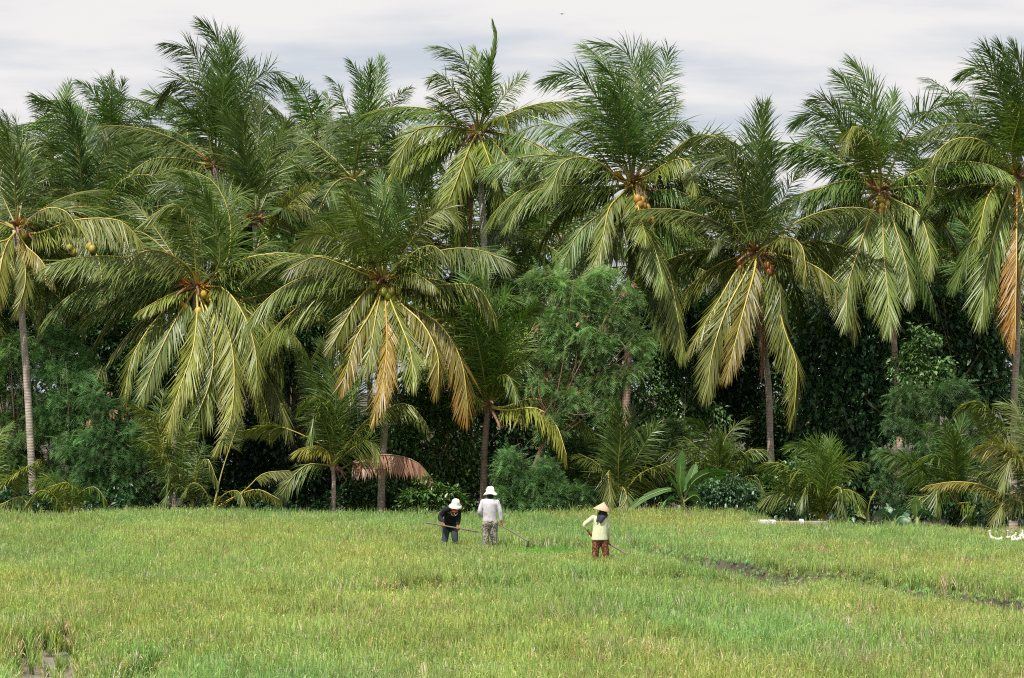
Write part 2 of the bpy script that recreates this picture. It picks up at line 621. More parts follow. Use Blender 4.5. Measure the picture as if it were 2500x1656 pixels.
specs = [
    (green, 15, 0.60, 0.0065, 0.14, 0.03, 1, (0.34, 0.38, 0.16)),
    (green, 16, 0.52, 0.0065, 0.18, 0.035, 0, None),
    (ygreen, 15, 0.55, 0.0062, 0.15, 0.035, 2, (0.34, 0.38, 0.16)),
    (ygreen, 14, 0.62, 0.0060, 0.14, 0.03, 2, (0.34, 0.38, 0.16)),
    (straw, 13, 0.52, 0.0065, 0.20, 0.035, 2, (0.52, 0.44, 0.30)),
    (bright, 28, 0.30, 0.0055, 0.22, 0.08, 0, None),
]
for k_, (cf, n_, h_, w_, le_, sp_, hd_, hc_) in enumerate(specs):
    for rep in range(2):
        mb_ = make_tuft(100 + k_ * 7 + rep, n_, h_, w_, le_, sp_, cf, hd_, hc_)
        V_ = np.vstack(mb_.V)
        o_ = mk('rice_tuft_%02d' % (k_ * 2 + rep), V_, [np.vstack(mb_.Q), np.vstack(mb_.T)], M_RICE, col=np.vstack(mb_.C), link=False)
        TUFTS.objects.link(o_)

PEOPLE_XY = [(-1.50, 61.0), (-0.52, 61.0), (1.92, 56.0)]


def rice_points(seed=5):
    r = np.random.RandomState(seed)
    xs_, ys_ = [], []
    n = 205000
    y = r.uniform(28.5, 76.5, n)
    x = r.uniform(-18.5, 18.5, n)
    ok = (np.abs(x) < 0.1975 * y + 2.2) & (y < y_edge(x) + 0.15)
    x, y = x[ok], y[ok]
    m = mud_mask(x, y)
    # clumpy margins round the mud
    keep = r.uniform(size=len(x)) > np.clip(m * 3.2 - 0.1, 0, 0.93)
    thin = vnoise(x, y, 0.55, 21)
    keep &= (thin > 0.16) | (r.uniform(size=len(x)) < 0.35)
    x, y = x[keep], y[keep]
    z = ground_z(x, y)
    d1, w1 = ridge_d(R1, x, y)
    d2, w2 = ridge_d(R2, x, y)
    d3, w3 = ridge_d(R3, x, y)
    d4, w4 = ridge_d(R4, x, y)
    n = len(x)
    big = vnoise(x, y * 0.5, 3.0, 1)
    mid = vnoise(x, y * 0.7, 0.9, 2)
    sc = 0.74 + 0.30 * vnoise(x, y, 1.6, 7) + r.uniform(-0.12, 0.12, n)
    idx = np.zeros(n, int)
    u = r.uniform(size=n)
    # kinds: mix of green, heading and straw tufts, in patches
    pg = np.clip(0.36 + 0.55 * (big - 0.5) + 0.3 * (mid - 0.5), 0.08, 0.8)
    ps = np.clip(0.27 + 0.7 * (vnoise(x, y * 0.8, 0.7, 4) - 0.62) + 0.08 * smooth(x, 2, 9), 0.02, 0.5)
    idx = np.where(u < pg, r.choice([0, 1], n), np.where(u < pg + ps, 4, r.choice([2, 3], n)))
    # short bright seedlings between the workers
    bx = np.exp(-(((x - 0.75) / 1.1) ** 2 + ((y - 60.0) / 1.7) ** 4)) + 0.8 * np.exp(-(((x + 3.5) / 1.3) ** 2 + ((y - 65.5) / 1.0) ** 2)) + 0.55 * np.exp(-(((x - 5.9) / 1.2) ** 2 + ((y - 40.5) / 1.2) ** 2))
    br = r.uniform(size=n) < bx * 1.3
    idx = np.where(br, 5, idx)
    sc = np.where(br, r.uniform(0.8, 1.15, n), sc)
    sc = sc * (1 - 0.38 * np.exp(-(((x - 0.6) / 2.0) ** 2 + ((y - 57.9) / 2.0) ** 2)))
    # banks carry short worn turf, with bare soil along their near faces
    drop = np.zeros(n, bool)
    onb = np.zeros(n, bool)
    for d, w, full in ((d1, w1, 1.0), (d2, w2, np.where(x > 5, 0.85, 0.5)), (d3, w3, 0.8), (d4, w4, 0.7)):
        on = (w > 0.3) & (d > -0.12) & (d < 0.8)
        brk = vnoise(x, y * 0.3, 0.8, 31)
        face = (w > 0.3) & (d <= -0.12) & (d > -0.36) & (brk < full * 0.7)
        near = (w > 0.3) & (d <= -0.36) & (d > -2.2)
        sc = np.where(on, 0.24 * r.uniform(0.6, 1.3, n) + 0.05 * np.clip(d, 0, 1), sc)
        sc = np.where(near, sc * np.where(x > 2, 0.74, 0.9), sc)
        idx = np.where(on, np.where(r.uniform(size=n) < 0.7, 5, 1), idx)
        onb |= on
        hang = r.uniform(size=n) < 0.8
        sc = np.where(face & hang, 0.3 * r.uniform(0.6, 1.3, n), sc)
        drop |= face & ~hang & (r.uniform(size=n) < 0.9)
    for px, py in PEOPLE_XY:
        drop |= ((x - px) / 0.30) ** 2 + ((y - py) / 0.28) ** 2 < 1
        sc = np.where(((x - px) / 0.5) ** 2 + ((y - py + 0.8) / 1.0) ** 2 < 1, np.minimum(sc, 0.78), sc)
    # worn strip where the terrace meets the trees on the right
    e = y_edge(x)
    sc = np.where((e - y) < 0.5, sc * r.uniform(0.95, 1.25, n), sc)
    sc = sc * (1 - 0.4 * np.clip(mud_mask(x, y - 0.0) * 3 + 0.9 * np.exp(-(((x + 6.2) / 1.2) ** 2 + ((y - 35.5) / 3.8) ** 2)), 0, 1))
    duck = np.exp(-(((x - 13.3) / 1.9) ** 4 + ((y - 64.8) / 3.2) ** 4))
    sc = sc * (1 - 0.56 * duck)
    flat = (x > 9.0) & (y > 67.8)
    sc = np.where(flat, sc * 0.6, sc)
    idx = np.where(flat & (r.uniform(size=n) < 0.5), np.where(r.uniform(size=n) < .5, 5, 4), idx)
    ke = ~drop
    x, y, z, sc, idx, onb = x[ke], y[ke], z[ke], sc[ke], idx[ke], onb[ke]
    n = len(x)
    big = vnoise(x, y * 0.45, 2.4, 11)
    t = np.ones((n, 3))
    hue = 0.04 + (vnoise(x + 0.3 * y, y * 0.45, 4.5, 61) - 0.5) * 0.36 + (big - 0.5) * 0.2 + 0.2 * (vnoise(x, y, 0.6, 12) - 0.5) + r.uniform(-0.14, 0.14, n)
    dark = 1.12 + 0.25 * (vnoise(x, y * 0.5, 1.1, 13) - 0.5) + r.uniform(-0.27, 0.27, n)
    t[:, 0] = dark * (1 + hue)
    t[:, 1] = dark * (1.03 + 0.15 * hue)
    t[:, 2] = dark * (1.05 - 0.2 * hue)
    # a few bluer weed patches
    wd = smooth(vnoise(x, y * 0.6, 1.3, 17), 0.80, 0.9)
    t[:, 0] *= 1 - 0.12 * wd
    gp = np.exp(-(((x - 0.75) / 1.1) ** 2 + ((y - 60.0) / 1.9) ** 4))
    t *= (1 + 0.04 * gp)[:, None]
    t[onb] *= np.array([1.6, 1.2, 2.0])
    me = bpy.data.meshes.new('rice_crop')
    me.vertices.add(n)
    me.vertices.foreach_set('co', np.stack([x, y, z - 0.02], 1).astype(np.float32).ravel())
    a = me.attributes.new('rot', 'FLOAT_VECTOR', 'POINT')
    rv = np.stack([r.uniform(-0.16, 0.16, n), r.uniform(-0.16, 0.16, n), r.uniform(0, 6.28, n)], 1)
    a.data.foreach_set('vector', rv.astype(np.float32).ravel())
    a = me.attributes.new('scl', 'FLOAT_VECTOR', 'POINT')
    sx = sc[:, None] * np.array([1, 1, 1.0]) * np.stack([np.clip(1.1 / np.maximum(sc, .3), 1, 2.2)] * 2 + [np.ones(n)], 1)
    a.data.foreach_set('vector', sx.astype(np.float32).ravel())
    a = me.attributes.new('idx', 'INT', 'POINT')
    a.data.foreach_set('value', (idx * 2 + r.randint(0, 2, n)).astype(np.int32))
    a = me.attributes.new('tint', 'FLOAT_VECTOR', 'POINT')
    a.data.foreach_set('vector', t.astype(np.float32).ravel())
    me.update()
    o = bpy.data.objects.new('rice_crop', me)
    COL.objects.link(o)
    ng = bpy.data.node_groups.new('scatter_rice', 'GeometryNodeTree')
    ng.interface.new_socket('Geometry', in_out='INPUT', socket_type='NodeSocketGeometry')
    ng.interface.new_socket('Geometry', in_out='OUTPUT', socket_type='NodeSocketGeometry')
    N = ng.nodes
    gi, go = N.new('NodeGroupInput'), N.new('NodeGroupOutput')
    ci = N.new('GeometryNodeCollectionInfo')
    ci.inputs['Collection'].default_value = TUFTS
    ci.inputs['Separate Children'].default_value = True
    ci.inputs['Reset Children'].default_value = True
    ip = N.new('GeometryNodeInstanceOnPoints')
    ip.inputs['Pick Instance'].default_value = True

    def att(name, dt):
        k = N.new('GeometryNodeInputNamedAttribute')
        k.data_type = dt
        k.inputs['Name'].default_value = name
        return k.outputs['Attribute']
    ng.links.new(gi.outputs[0], ip.inputs['Points'])
    ng.links.new(ci.outputs[0], ip.inputs['Instance'])
    ng.links.new(att('idx', 'INT'), ip.inputs['Instance Index'])
    e2r = N.new('FunctionNodeEulerToRotation')
    ng.links.new(att('rot', 'FLOAT_VECTOR'), e2r.inputs[0])
    ng.links.new(e2r.outputs[0], ip.inputs['Rotation'])
    ng.links.new(att('scl', 'FLOAT_VECTOR'), ip.inputs['Scale'])
    ng.links.new(ip.outputs[0], go.inputs[0])
    md = o.modifiers.new('scatter', 'NODES')
    md.node_group = ng
    return o


tag(rice_points(), 'ripening green and yellow rice filling the whole field', 'rice crop', kind='stuff')

# ------------------------------------------------------------------ palms
GREEN = np.array([0.074, 0.145, 0.028])
LIME = np.array([0.168, 0.205, 0.028])
YEL = np.array([0.30, 0.24, 0.035])
ORG = np.array([0.36, 0.165, 0.022])
BRN = np.array([0.33, 0.18, 0.11])
RIBY = np.array([0.52, 0.42, 0.09])


PALM_TINT = np.ones(3)


def frond(parent, P, seed, age=0.3, stiff=0.5, twist=0.0, density=1.0, lmax=None, bare=0.13, dead=False, wind=0.22, tatter=0.05, wl=1.0, spear=False, tipburn=0.0, lf=0.95, face=0.0, af=1.0):
    """P: curve points relative to the palm's base object. One leaflet mesh with its midrib as a child."""
    r = np.random.RandomState(seed)
    C, L = catmull(P, 30)
    T = nrm(np.gradient(C, axis=0))
    h = C[-1] - C[0]
    h[2] = 0
    if np.linalg.norm(h) < 0.25:
        h = np.array([0.05, -1.0, 0])
    h = nrm(h)
    up = np.array([0, 0, 1.0])
    a = T @ h
    b = T @ up
    N = -b[:, None] * h + a[:, None] * up
    N = nrm(N - T * np.sum(N * T, 1)[:, None])
    if face:
        # wind has turned the blade: its broad side looks out over the field
        w_ = np.array([0.0, -1.0, 0.35]) * (1.0 if N[:, 1].mean() < 0.05 else -1.0)
        Nf = nrm(w_ - T * (T @ w_)[:, None])
        k_ = (face * np.clip(np.linspace(0.2, 1.6, 30), 0, 1))[:, None]
        N = nrm(N * (1 - k_) + Nf * k_)
        N = nrm(N - T * np.sum(N * T, 1)[:, None])
    B = np.cross(T, N)
    sg = np.linspace(0, 1, 30)
    tw = twist * sg + r.uniform(-0.25, 0.25)
    N, B = N * np.cos(tw)[:, None] + B * np.sin(tw)[:, None], B * np.cos(tw)[:, None] - N * np.sin(tw)[:, None]
    density = density * (1.22 if age > 0.45 and not dead else 1.0)
    nl = int(max(24, 31.0 * L ** 0.92) * density)
    if lmax is None:
        lmax = 0.295 * lf * min(L, 4.6) * r.uniform(0.88, 1.1)
    VV, CC, QQ, TT = [], [], [], []
    s = np.linspace(bare, 0.995, nl)
    base_c = GREEN * (1 - age) + LIME * age
    if age > 0.8:
        base_c = base_c * (1 - (age - 0.8) * 2.2) + YEL * (age - 0.8) * 2.2
    base_c = base_c * PALM_TINT * r.uniform(0.8, 1.2) * np.array([r.uniform(0.9, 1.12), 1, r.uniform(0.8, 1.3)])
    # leaflets that fell or tore away in runs
    gapc = r.uniform(0.2, 0.95, 3)
    n = 0
    for side in (-1.0, 1.0):
        ss = np.clip(s + r.uniform(-0.3, 0.3, nl) / nl, 0, 1)
        keep = r.uniform(size=nl) > tatter
        for g in gapc[:2] if side > 0 else gapc[1:]:
            keep &= ~((np.abs(ss - g) < 0.012) & (r.uniform(size=nl) < 0.7))
        ss = ss[keep]
        m = len(ss)
        f = ss * 29
        i0 = np.clip(f.astype(int), 0, 28)
        fr = (f - i0)[:, None]
        p = C[i0] * (1 - fr) + C[i0 + 1] * fr
        t = nrm(T[i0] * (1 - fr) + T[i0 + 1] * fr)
        nn = nrm(N[i0] * (1 - fr) + N[i0 + 1] * fr)
        bb = nrm(B[i0] * (1 - fr) + B[i0 + 1] * fr)
        prof = np.interp(ss, [0, 0.13, 0.3, 0.5, 0.75, 0.9, 1.0], [0.5, 0.7, 0.97, 1.0, 0.88, 0.72, 0.5])
        ln = lmax * prof * r.uniform(0.86, 1.1, m)
        al = np.radians(np.interp(ss, [0, 0.3, 0.8, 1.0], [60, 50, 38, 12]) + r.normal(0, 6.5, m))
        al = al * af * (1 - 0.28 * np.clip(-t[:, 2], 0, 1))
        if spear:
            al = al * 0.28
        be = np.radians(18 * (1 - age) - 8 + r.normal(0, 7, m))
        d0 = t * np.cos(al)[:, None] + (bb * side * np.cos(be)[:, None] + nn * np.sin(be)[:, None]) * np.sin(al)[:, None]
        d0 = nrm(d0)
        g = (1.0 - stiff) * 1.6 * r.uniform(0.6, 1.4, m)
        if dead:
            g = g * 1.2 + 0.6
        wv = np.array([-wind, 0.03, 0]) * r.uniform(0.4, 1.6, m)[:, None]
        q = [p]
        cur = p
        jit = r.normal(0, 0.13, (m, 3))
        for k_, tt in enumerate((0.18, 0.6, 1.0)):
            te = 0.45 + 0.42 * tt
            d = nrm(d0 + up * (-(g * te))[:, None] + wv * te + jit * tt)
            cur = cur + d * (ln / 3)[:, None]
            q.append(cur)
        W = nrm(t - d0 * np.sum(t * d0, 1)[:, None])
        # leaflet blades twist a little out of the frond's plane
        ro = r.normal(0.2 * side, 0.3, m)[:, None]
        W = nrm(W * np.cos(ro) + np.cross(d0, W) * np.sin(ro))
        w = 0.0200 * wl * np.interp(ss, [0, .3, 1], [0.8, 1, 0.7]) * r.uniform(0.8, 1.2, m)
        if L < 2.6:
            w = w * 0.8
        w = w[:, None]
        V7 = np.stack([q[0] - W * w * 0.5, q[0] + W * w * 0.5, q[1] - W * w, q[1] + W * w, q[2] - W * w * 0.75, q[2] + W * w * 0.75, q[3]], 1)
        VV.append(V7.reshape(-1, 3))
        if dead:
            c = BRN * r.uniform(0.6, 1.35, m)[:, None] * np.array([1, 1, 1.0])
            c7 = np.repeat(c[:, None], 7, 1)
        else:
            c = base_c * (r.uniform(0.65, 1.35, m) * (0.85 + 0.3 * vnoise(ss * 9, ss * 0 + seed % 97, 1.0, 3)))[:, None]
            tip = np.clip(age * 1.1 - 0.55 + 0.5 * (ss - 0.6) * age, 0, 1)[:, None] * r.uniform(0.2, 1.0, (m, 1))
            tipc = YEL * (1 - 0.5 * np.clip(age - 0.5, 0, 1)) + ORG * 0.5 * np.clip(age - 0.5, 0, 1)
            burn = np.clip(tipburn * (ss - 0.25) * 1.6, 0, 1)[:, None]
            if age > 1.0:
                burn = np.clip((age - 1.0) * (0.35 + 1.2 * ss), 0, 1)[:, None]
            c7 = []
            for kk, fk in enumerate((0.0, 0.0, 0.25, 0.25, 0.6, 0.6, 1.0)):
                cc = c * (1 - tip * fk) + tipc * tip * fk
                bk = np.clip(burn * (0.25 + fk * 1.1), 0, 1)
                cc = cc * (1 - bk) + (ORG * r.uniform(0.7, 1.15, (m, 1))) * bk
                c7.append(cc)
            c7 = np.stack(c7, 1)
        CC.append(c7.reshape(-1, 3))
        o_ = (np.arange(m) * 7)[:, None] + n
        QQ.append(np.vstack([o_ + np.array([0, 1, 3, 2]), o_ + np.array([2, 3, 5, 4])]))
        TT.append(o_ + np.array([4, 5, 6]))
        n += m * 7
    fo = mk('frond', np.vstack(VV), [np.vstack(QQ), np.vstack(TT)], M_PALM, parent, col=np.vstack(CC))
    # midrib
    rr = np.interp(sg, [0, 0.05, 0.2, 0.6, 1.0], [0.075, 0.052, 0.033, 0.020, 0.006]) * min(1.0, 0.45 + L / 7.5)
    idx = np.arange(0, 30, 2)
    idx[-1] = 29
    Vr, pr = tube((C + N * 0.012)[idx], rr[idx], 5, cap=False)
    if dead:
        rc = BRN * 0.9
    else:
        y_ = min(1.0, 0.05 + 1.15 * age)
        rc = RIBY * y_ + np.array([0.09, 0.13, 0.035]) * (1 - y_)
        rc = rc * r.uniform(0.85, 1.1)
        if age > 1.0:
            rc = rc * 0.5 + ORG * 0.5
    mk('midrib', Vr, pr, M_RIB, fo, col=np.broadcast_to(rc, (len(Vr), 3)))
    return fo


def trunk(parent, P, r0, r1, col, seed=0):
    C, L = catmull(P, 40)
    s = np.linspace(0, 1, 40)
    r0, r1 = r0 * 0.8, r1 * 0.8
    rr = r0 + (r1 - r0) * s + 0.06 * np.exp(-s * 22) + 0.05 * np.exp(-((1 - s) * 30) ** 2)
    rs = np.random.RandomState(seed)
    rr = rr * (1 + rs.uniform(-0.03, 0.03, 40))
    V_, p_ = tube(C, rr, 12)
    c = np.array(col) * (1 + 0.25 * (vnoise(V_[:, 2], V_[:, 0] * 3, 0.6, seed) - 0.5))[:, None]
    return mk('trunk', V_, p_, M_TRUNK, parent, col=c)


def crown_heart(root, c, seed, scale=1.0, nuts=(), nutcol=(0.42, 0.24, 0.04), flowers=3, spathes=4, heartcol=(0.2, 0.11, 0.06), fcol=(0.55, 0.22, 0.03)):
    """fibrous sheaths, dry spathes, orange flower sprays and coconuts at the foot of the fronds"""
    r = np.random.RandomState(seed)
    mb = MB()
    for k in range(9):
        a = r.uniform(0, 6.28)
        e = r.uniform(0.3, 1.35)
        d = np.array([math.cos(a) * math.cos(e), math.sin(a) * math.cos(e), math.sin(e)])
        L = r.uniform(0.25, 0.5) * scale
        P = np.array([c - np.array([0, 0, 0.25 * scale]), c + d * L * 0.4, c + d * L])
        mb.tube(P, np.array([0.10, 0.07, 0.02]) * scale, (np.array(heartcol) * 0.55 + np.array([0.06, 0.05, 0.03])) * r.uniform(0.5, 1.4), k=5)
    mb.build('leaf_sheath', M_WOOD, root)
    for k in range(spathes):
        a = r.uniform(0, 6.28)
        d = np.array([math.cos(a), math.sin(a) * 0.8 - 0.4, r.uniform(-0.9, 0.6)])
        L = r.uniform(0.5, 0.9) * scale
        P, _ = catmull(np.array([c, c + d * L * 0.5 + [0, 0, 0.05], c + d * L + [0, 0, -0.12]]), 8)
        m2 = MB().tube(P, np.array([0.03, .05, .06, .06, .05, .04, .03, .01]) * scale, np.array([0.30, 0.17, 0.11]) * r.uniform(0.6, 1.3), k=6)
        m2.build('dry_spathe', M_WOOD, root)
    for k in range(flowers):
        a = r.uniform(0, 6.28)
        d0 = np.array([math.cos(a), math.sin(a) * 0.6 - 0.6, r.uniform(-0.1, 0.8)])
        d0 /= np.linalg.norm(d0)
        m3 = MB()
        for q_ in range(12):
            d = d0 + r.normal(0, 0.33, 3)
            L = r.uniform(0.2, 0.42) * scale
            m3.tube(np.array([c + d0 * 0.2 * scale, c + d0 * 0.3 * scale + d * L * 0.4, c + d0 * 0.3 * scale + d * L]), np.array([0.014, 0.016, 0.008]), (np.array(fcol) * 0.75 + np.array([0.05, 0.05, 0.01])) * r.uniform(0.5, 1.1), k=4)
        m3.build('flower_spray', M_RIB, root)
    if nuts:
        ms = MB()
        for (dx, dz, dy) in nuts:
            e = c + np.array([dx, dy, dz])
            P, _ = catmull(np.array([c + [0, 0, -0.05], c + np.array([dx * 0.7, dy * 0.7, dz * 0.25 + 0.08]), e + [0, 0, 0.1]]), 7)
            ms.tube(P, 0.010, (0.22, 0.16, 0.05), 4)
        ms.build('fruit_stalk', M_RIB, root)
    for (dx, dz, dy) in nuts:
        cc = c + np.array([dx, dy, dz])
        col = np.array(nutcol) * r.uniform(0.75, 1.2)
        rr = r.uniform(0.105, 0.135) * scale
        m4 = MB().ell(cc, (rr * 0.92, rr * 0.92, rr * 1.12), col, 12, 9)
        nt_ = m4.build('coconut', M_HUSK, root)
        nt_.rotation_euler = (0, 0, 0)


def auto_fronds(root, c, seed, n, L=4.6, el=(78, -35), age=(0.1, 0.8), az=None, stiff=0.5, bend=(35, 85), wind=0.12, density=0.8, azoff=0.0, wl=1.15):
    r = np.random.RandomState(seed)
    for k in range(n):
        t = (k + 0.5) / n
        a = (k * 2.39996 + azoff + r.uniform(-0.2, 0.2)) if az is None else r.uniform(*az)
        e0 = math.radians(el[0] + (el[1] - el[0]) * t + r.uniform(-7, 7))
        bn = math.radians(bend[0] + (bend[1] - bend[0]) * min(1, t * 1.6) + r.uniform(-12, 12))
        Lk = L * r.uniform(0.85, 1.08) * (0.92 + 0.08 * math.sin(t * 3))
        s = np.linspace(0, 1, 12)
        e = e0 - bn * s ** 1.25
        e = np.maximum(e, math.radians(-86))
        ha = np.array([math.cos(a), math.sin(a), 0])
        st = np.cos(e)[:, None] * ha + np.sin(e)[:, None] * np.array([0, 0, 1.0])
        st = st + np.array([-wind, 0, 0]) * (s ** 1.5)[:, None]
        P = c + np.vstack([[0, 0, 0], np.cumsum((st[:-1] + st[1:]) / 2, axis=0) * Lk / 11])
        ag = age[0] + (age[1] - age[0]) * t + r.uniform(-0.1, 0.1)
        frond(root, P, seed * 100 + k, ag, stiff + (0.1 if t < 0.3 else -0.05), twist=r.uniform(-0.9, 0.9), density=density, wind=wind, wl=wl)


PGROUP = 'coconut palms standing behind the rice field'


def palm(label, cuv, Yc, tr, fronds, seed, group=PGROUP, r0=0.15, r1=0.115, tcol=(0.27, 0.23, 0.18), auto=None, heart=None, name='coconut_palm', cat='coconut palm', base_v=None, lmax=None, sides=0):
    global PALM_TINT
    rt = np.random.RandomState(seed + 9)
    b_ = rt.uniform(0.78, 1.25)
    PALM_TINT = np.array([b_ * rt.uniform(0.86, 1.16), b_, b_ * rt.uniform(0.8, 1.5)])
    """cuv: crown pixel; tr: trunk pixels from crown down; fronds: (pixels, depth at tip [m, + = nearer], age, options)"""
    c = np.array(at(cuv[0], cuv[1], Yc))
    bu = tr[-1][0] if tr else cuv[0]
    x0 = (bu - UH) / F * Yc
    z0 = float(ground_z(x0, Yc)) - 0.05
    root = empty(name, (x0, Yc, z0))
    tag(root, label, cat, group)
    o = np.array([x0, Yc, z0])
    if tr is not None:
        P = [c - o]
        for (u, v) in tr:
            P.append(np.array(at(u, v, Yc)) - o)
        if P[-1][2] > 0.0:
            P.append(np.array([P[-1][0] * 0.2, 0, 0]))
        P = np.array(P[::-1])
        trunk(root, P, r0, r1, tcol, seed)
    for k, fr in enumerate(fronds):
        px, dep, age = fr[0], fr[1], fr[2]
        opt = dict(fr[3]) if len(fr) > 3 else {}
        n = len(px)
        P = [c - o]
        # depth grows with the length already travelled
        prev = np.array(cuv, float)
        acc = [0.0]
        for u, v in px:
            acc.append(acc[-1] + math.hypot(u - prev[0], v - prev[1]))
            prev = np.array([u, v], float)
        # fronds leave the heart a little apart from one another
        for (u, v), l in zip(px, acc[1:]):
            t = (l / acc[-1]) ** 0.85
            P.append(np.array(at(u, v, Yc - dep * t)) - o)
        opt.setdefault('twist', float(np.random.RandomState(seed * 31 + k).uniform(-0.8, 0.8)))
        opt.setdefault('stiff', 0.36)
        opt.setdefault('face', float(np.random.RandomState(seed * 57 + k).uniform(0.45, 0.85) if opt['stiff'] > 0.5 else np.random.RandomState(seed * 57 + k).uniform(0.15, 0.55)))
        if lmax:
            opt.setdefault('lmax', lmax)
        frond(root, np.array(P), seed * 1000 + k, age, **opt)
    if auto:
        for kw in (auto if isinstance(auto, list) else [auto]):
            auto_fronds(root, c - o, seed + kw.pop('s', 0), **kw)
    if sides:
        auto_fronds(root, c - o, seed + 500, sides, az=(-0.55, 0.45), el=(48, -12), age=(0.35, 0.75), L=4.7, bend=(55, 80), density=1.0, wl=1.05, stiff=0.4)
        auto_fronds(root, c - o, seed + 600, sides, az=(2.7, 3.7), el=(48, -12), age=(0.35, 0.75), L=4.7, bend=(55, 80), density=1.0, wl=1.05, stiff=0.4)
    if heart is not None:
        crown_heart(root, c - o, seed, **heart)
    return root


ST = dict(stiff=0.68, density=0.85, lf=0.86, bare=0.22, af=0.68)
ST2 = dict(stiff=0.52, density=0.9, lf=0.92, bare=0.18, af=0.84)
DEAD = dict(dead=True, stiff=0.2, density=0.7, tatter=0.2)

palm('left edge coconut palm with tall speckled grey trunk and dry brown sheaths under its fronds', (42, 562), 80.5,
     [(44, 640), (56, 800), (70, 1000), (82, 1240)],
     [([(38, 500), (31, 402), (5, 300)], 1.5, 0.15, ST), ([(49, 520), (60, 446), (58, 357), (30, 330)], -1.5, 0.25, ST2),
      ([(71, 536), (116, 509), (161, 518), (190, 560)], 1.0, 0.75), ([(62, 600), (98, 634), (132, 690)], 1.2, 0.98, dict(wl=1.1)),
      ([(20, 585), (-10, 600), (-40, 680)], 1.5, 0.8), ([(90, 571), (187, 538), (286, 538), (332, 575)], 0.8, 0.75),
      ([(15, 600), (0, 660), (-5, 740)], 1.8, 0.85), ([(15, 500), (-20, 420), (-60, 380)], -1, 0.3, ST2),
      ([(60, 640), (60, 700), (40, 760)], 1.0, 0.8), ([(0, 545), (-60, 520), (-120, 560)], 0.5, 0.6),
      ([(45, 470), (50, 400), (40, 300)], -0.5, 0.1, ST)], 11,
     tcol=(0.34, 0.29, 0.24), r0=0.155, r1=0.125, auto=dict(n=6, az=(0.5, 2.7), el=(50, -20), age=(0.3, 0.7)),
     heart=dict(flowers=2, spathes=7, nuts=[(0.25, -0.15, -0.2)], nutcol=(0.3, 0.25, 0.05)))

palm('coconut palm with yellow nuts behind the left edge palm, pale thin trunk', (200, 535), 87,
     [(202, 640), (213, 800), (217, 1010)],
     [([(190, 440), (185, 350), (150, 270), (95, 240)], 1.2, 0.35, ST2), ([(205, 440), (212, 330), (195, 262)], -1.5, 0.15, ST),
      ([(200, 460), (190, 350), (170, 255)], 2.0, 0.15, ST), ([(150, 430), (110, 350), (55, 320)], 0.8, 0.4, ST2),
      ([(230, 450), (270, 370), (330, 350)], 1.0, 0.3, ST2), ([(250, 500), (300, 440), (370, 430), (400, 480)], 1.4, 0.5),
      ([(240, 560), (300, 575), (350, 650)], 1.5, 0.7), ([(220, 590), (245, 650), (250, 740)], 1.6, 0.7),
      ([(160, 590), (110, 670), (95, 770)], 1.2, 0.3), ([(190, 600), (175, 700), (150, 790)], 1.6, 0.35),
      ([(150, 530), (90, 520), (40, 580)], 1.0, 0.5), ([(215, 470), (235, 390), (262, 330)], -2, 0.2, ST)], 12,
     tcol=(0.36, 0.33, 0.29), auto=dict(n=7, az=(0.3, 2.9), el=(40, -30), age=(0.2, 0.6)),
     heart=dict(flowers=2, spathes=3, nuts=[(-0.27, -1.0, -0.8), (0.48, -1.05, -.8), (0.36, -0.95, -0.7), (-0.2, -1.15, -0.7)], nutcol=(0.42, 0.32, 0.05)))

palm('tall coconut palm left of centre rising above its neighbours, curved dark trunk', (525, 405), 91,
     [(528, 560), (520, 760), (518, 912), (513, 1002), (504, 1109), (500, 1240)],
     [([(527, 312), (531, 201), (535, 110), (500, 60)], 1.2, 0.12, ST), ([(513, 312), (500, 201), (473, 132), (446, 116), (408, 106)], 0.8, 0.3, ST2),
      ([(504, 312), (473, 214), (429, 196), (390, 245)], 1.2, 0.35), ([(509, 335), (469, 286), (415, 250), (366, 225)], 0.6, 0.25, ST2),
      ([(545, 312), (558, 201), (570, 98)], -1.0, 0.1, ST), ([(549, 339), (580, 250), (612, 205), (660, 176), (714, 205)], 0.8, 0.2),
      ([(558, 357), (590, 290), (647, 250), (700, 290)], 1.2, 0.3), ([(490, 400), (440, 388), (370, 390), (310, 430)], 1.6, 0.72),
       ([(560, 330), (590, 240), (610, 160)], -1.5, 0.15, ST),
      ([(600, 385), (680, 340), (750, 370)], 0.8, 0.3), ([(470, 420), (410, 450), (370, 530)], 1.4, 0.5), ([(560, 430), (600, 490), (610, 570)], 1.2, 0.4),
      ([(540, 320), (545, 220), (556, 130)], 1.4, 0.15, ST)], 13,
     tcol=(0.17, 0.13, 0.11), r0=0.17, r1=0.13, auto=dict(n=7, az=(0.3, 2.9), el=(40, -30), age=(0.2, 0.5)),
     sides=2,
     heart=dict(flowers=3, spathes=3, nuts=[], fcol=(0.6, 0.25, 0.1)))

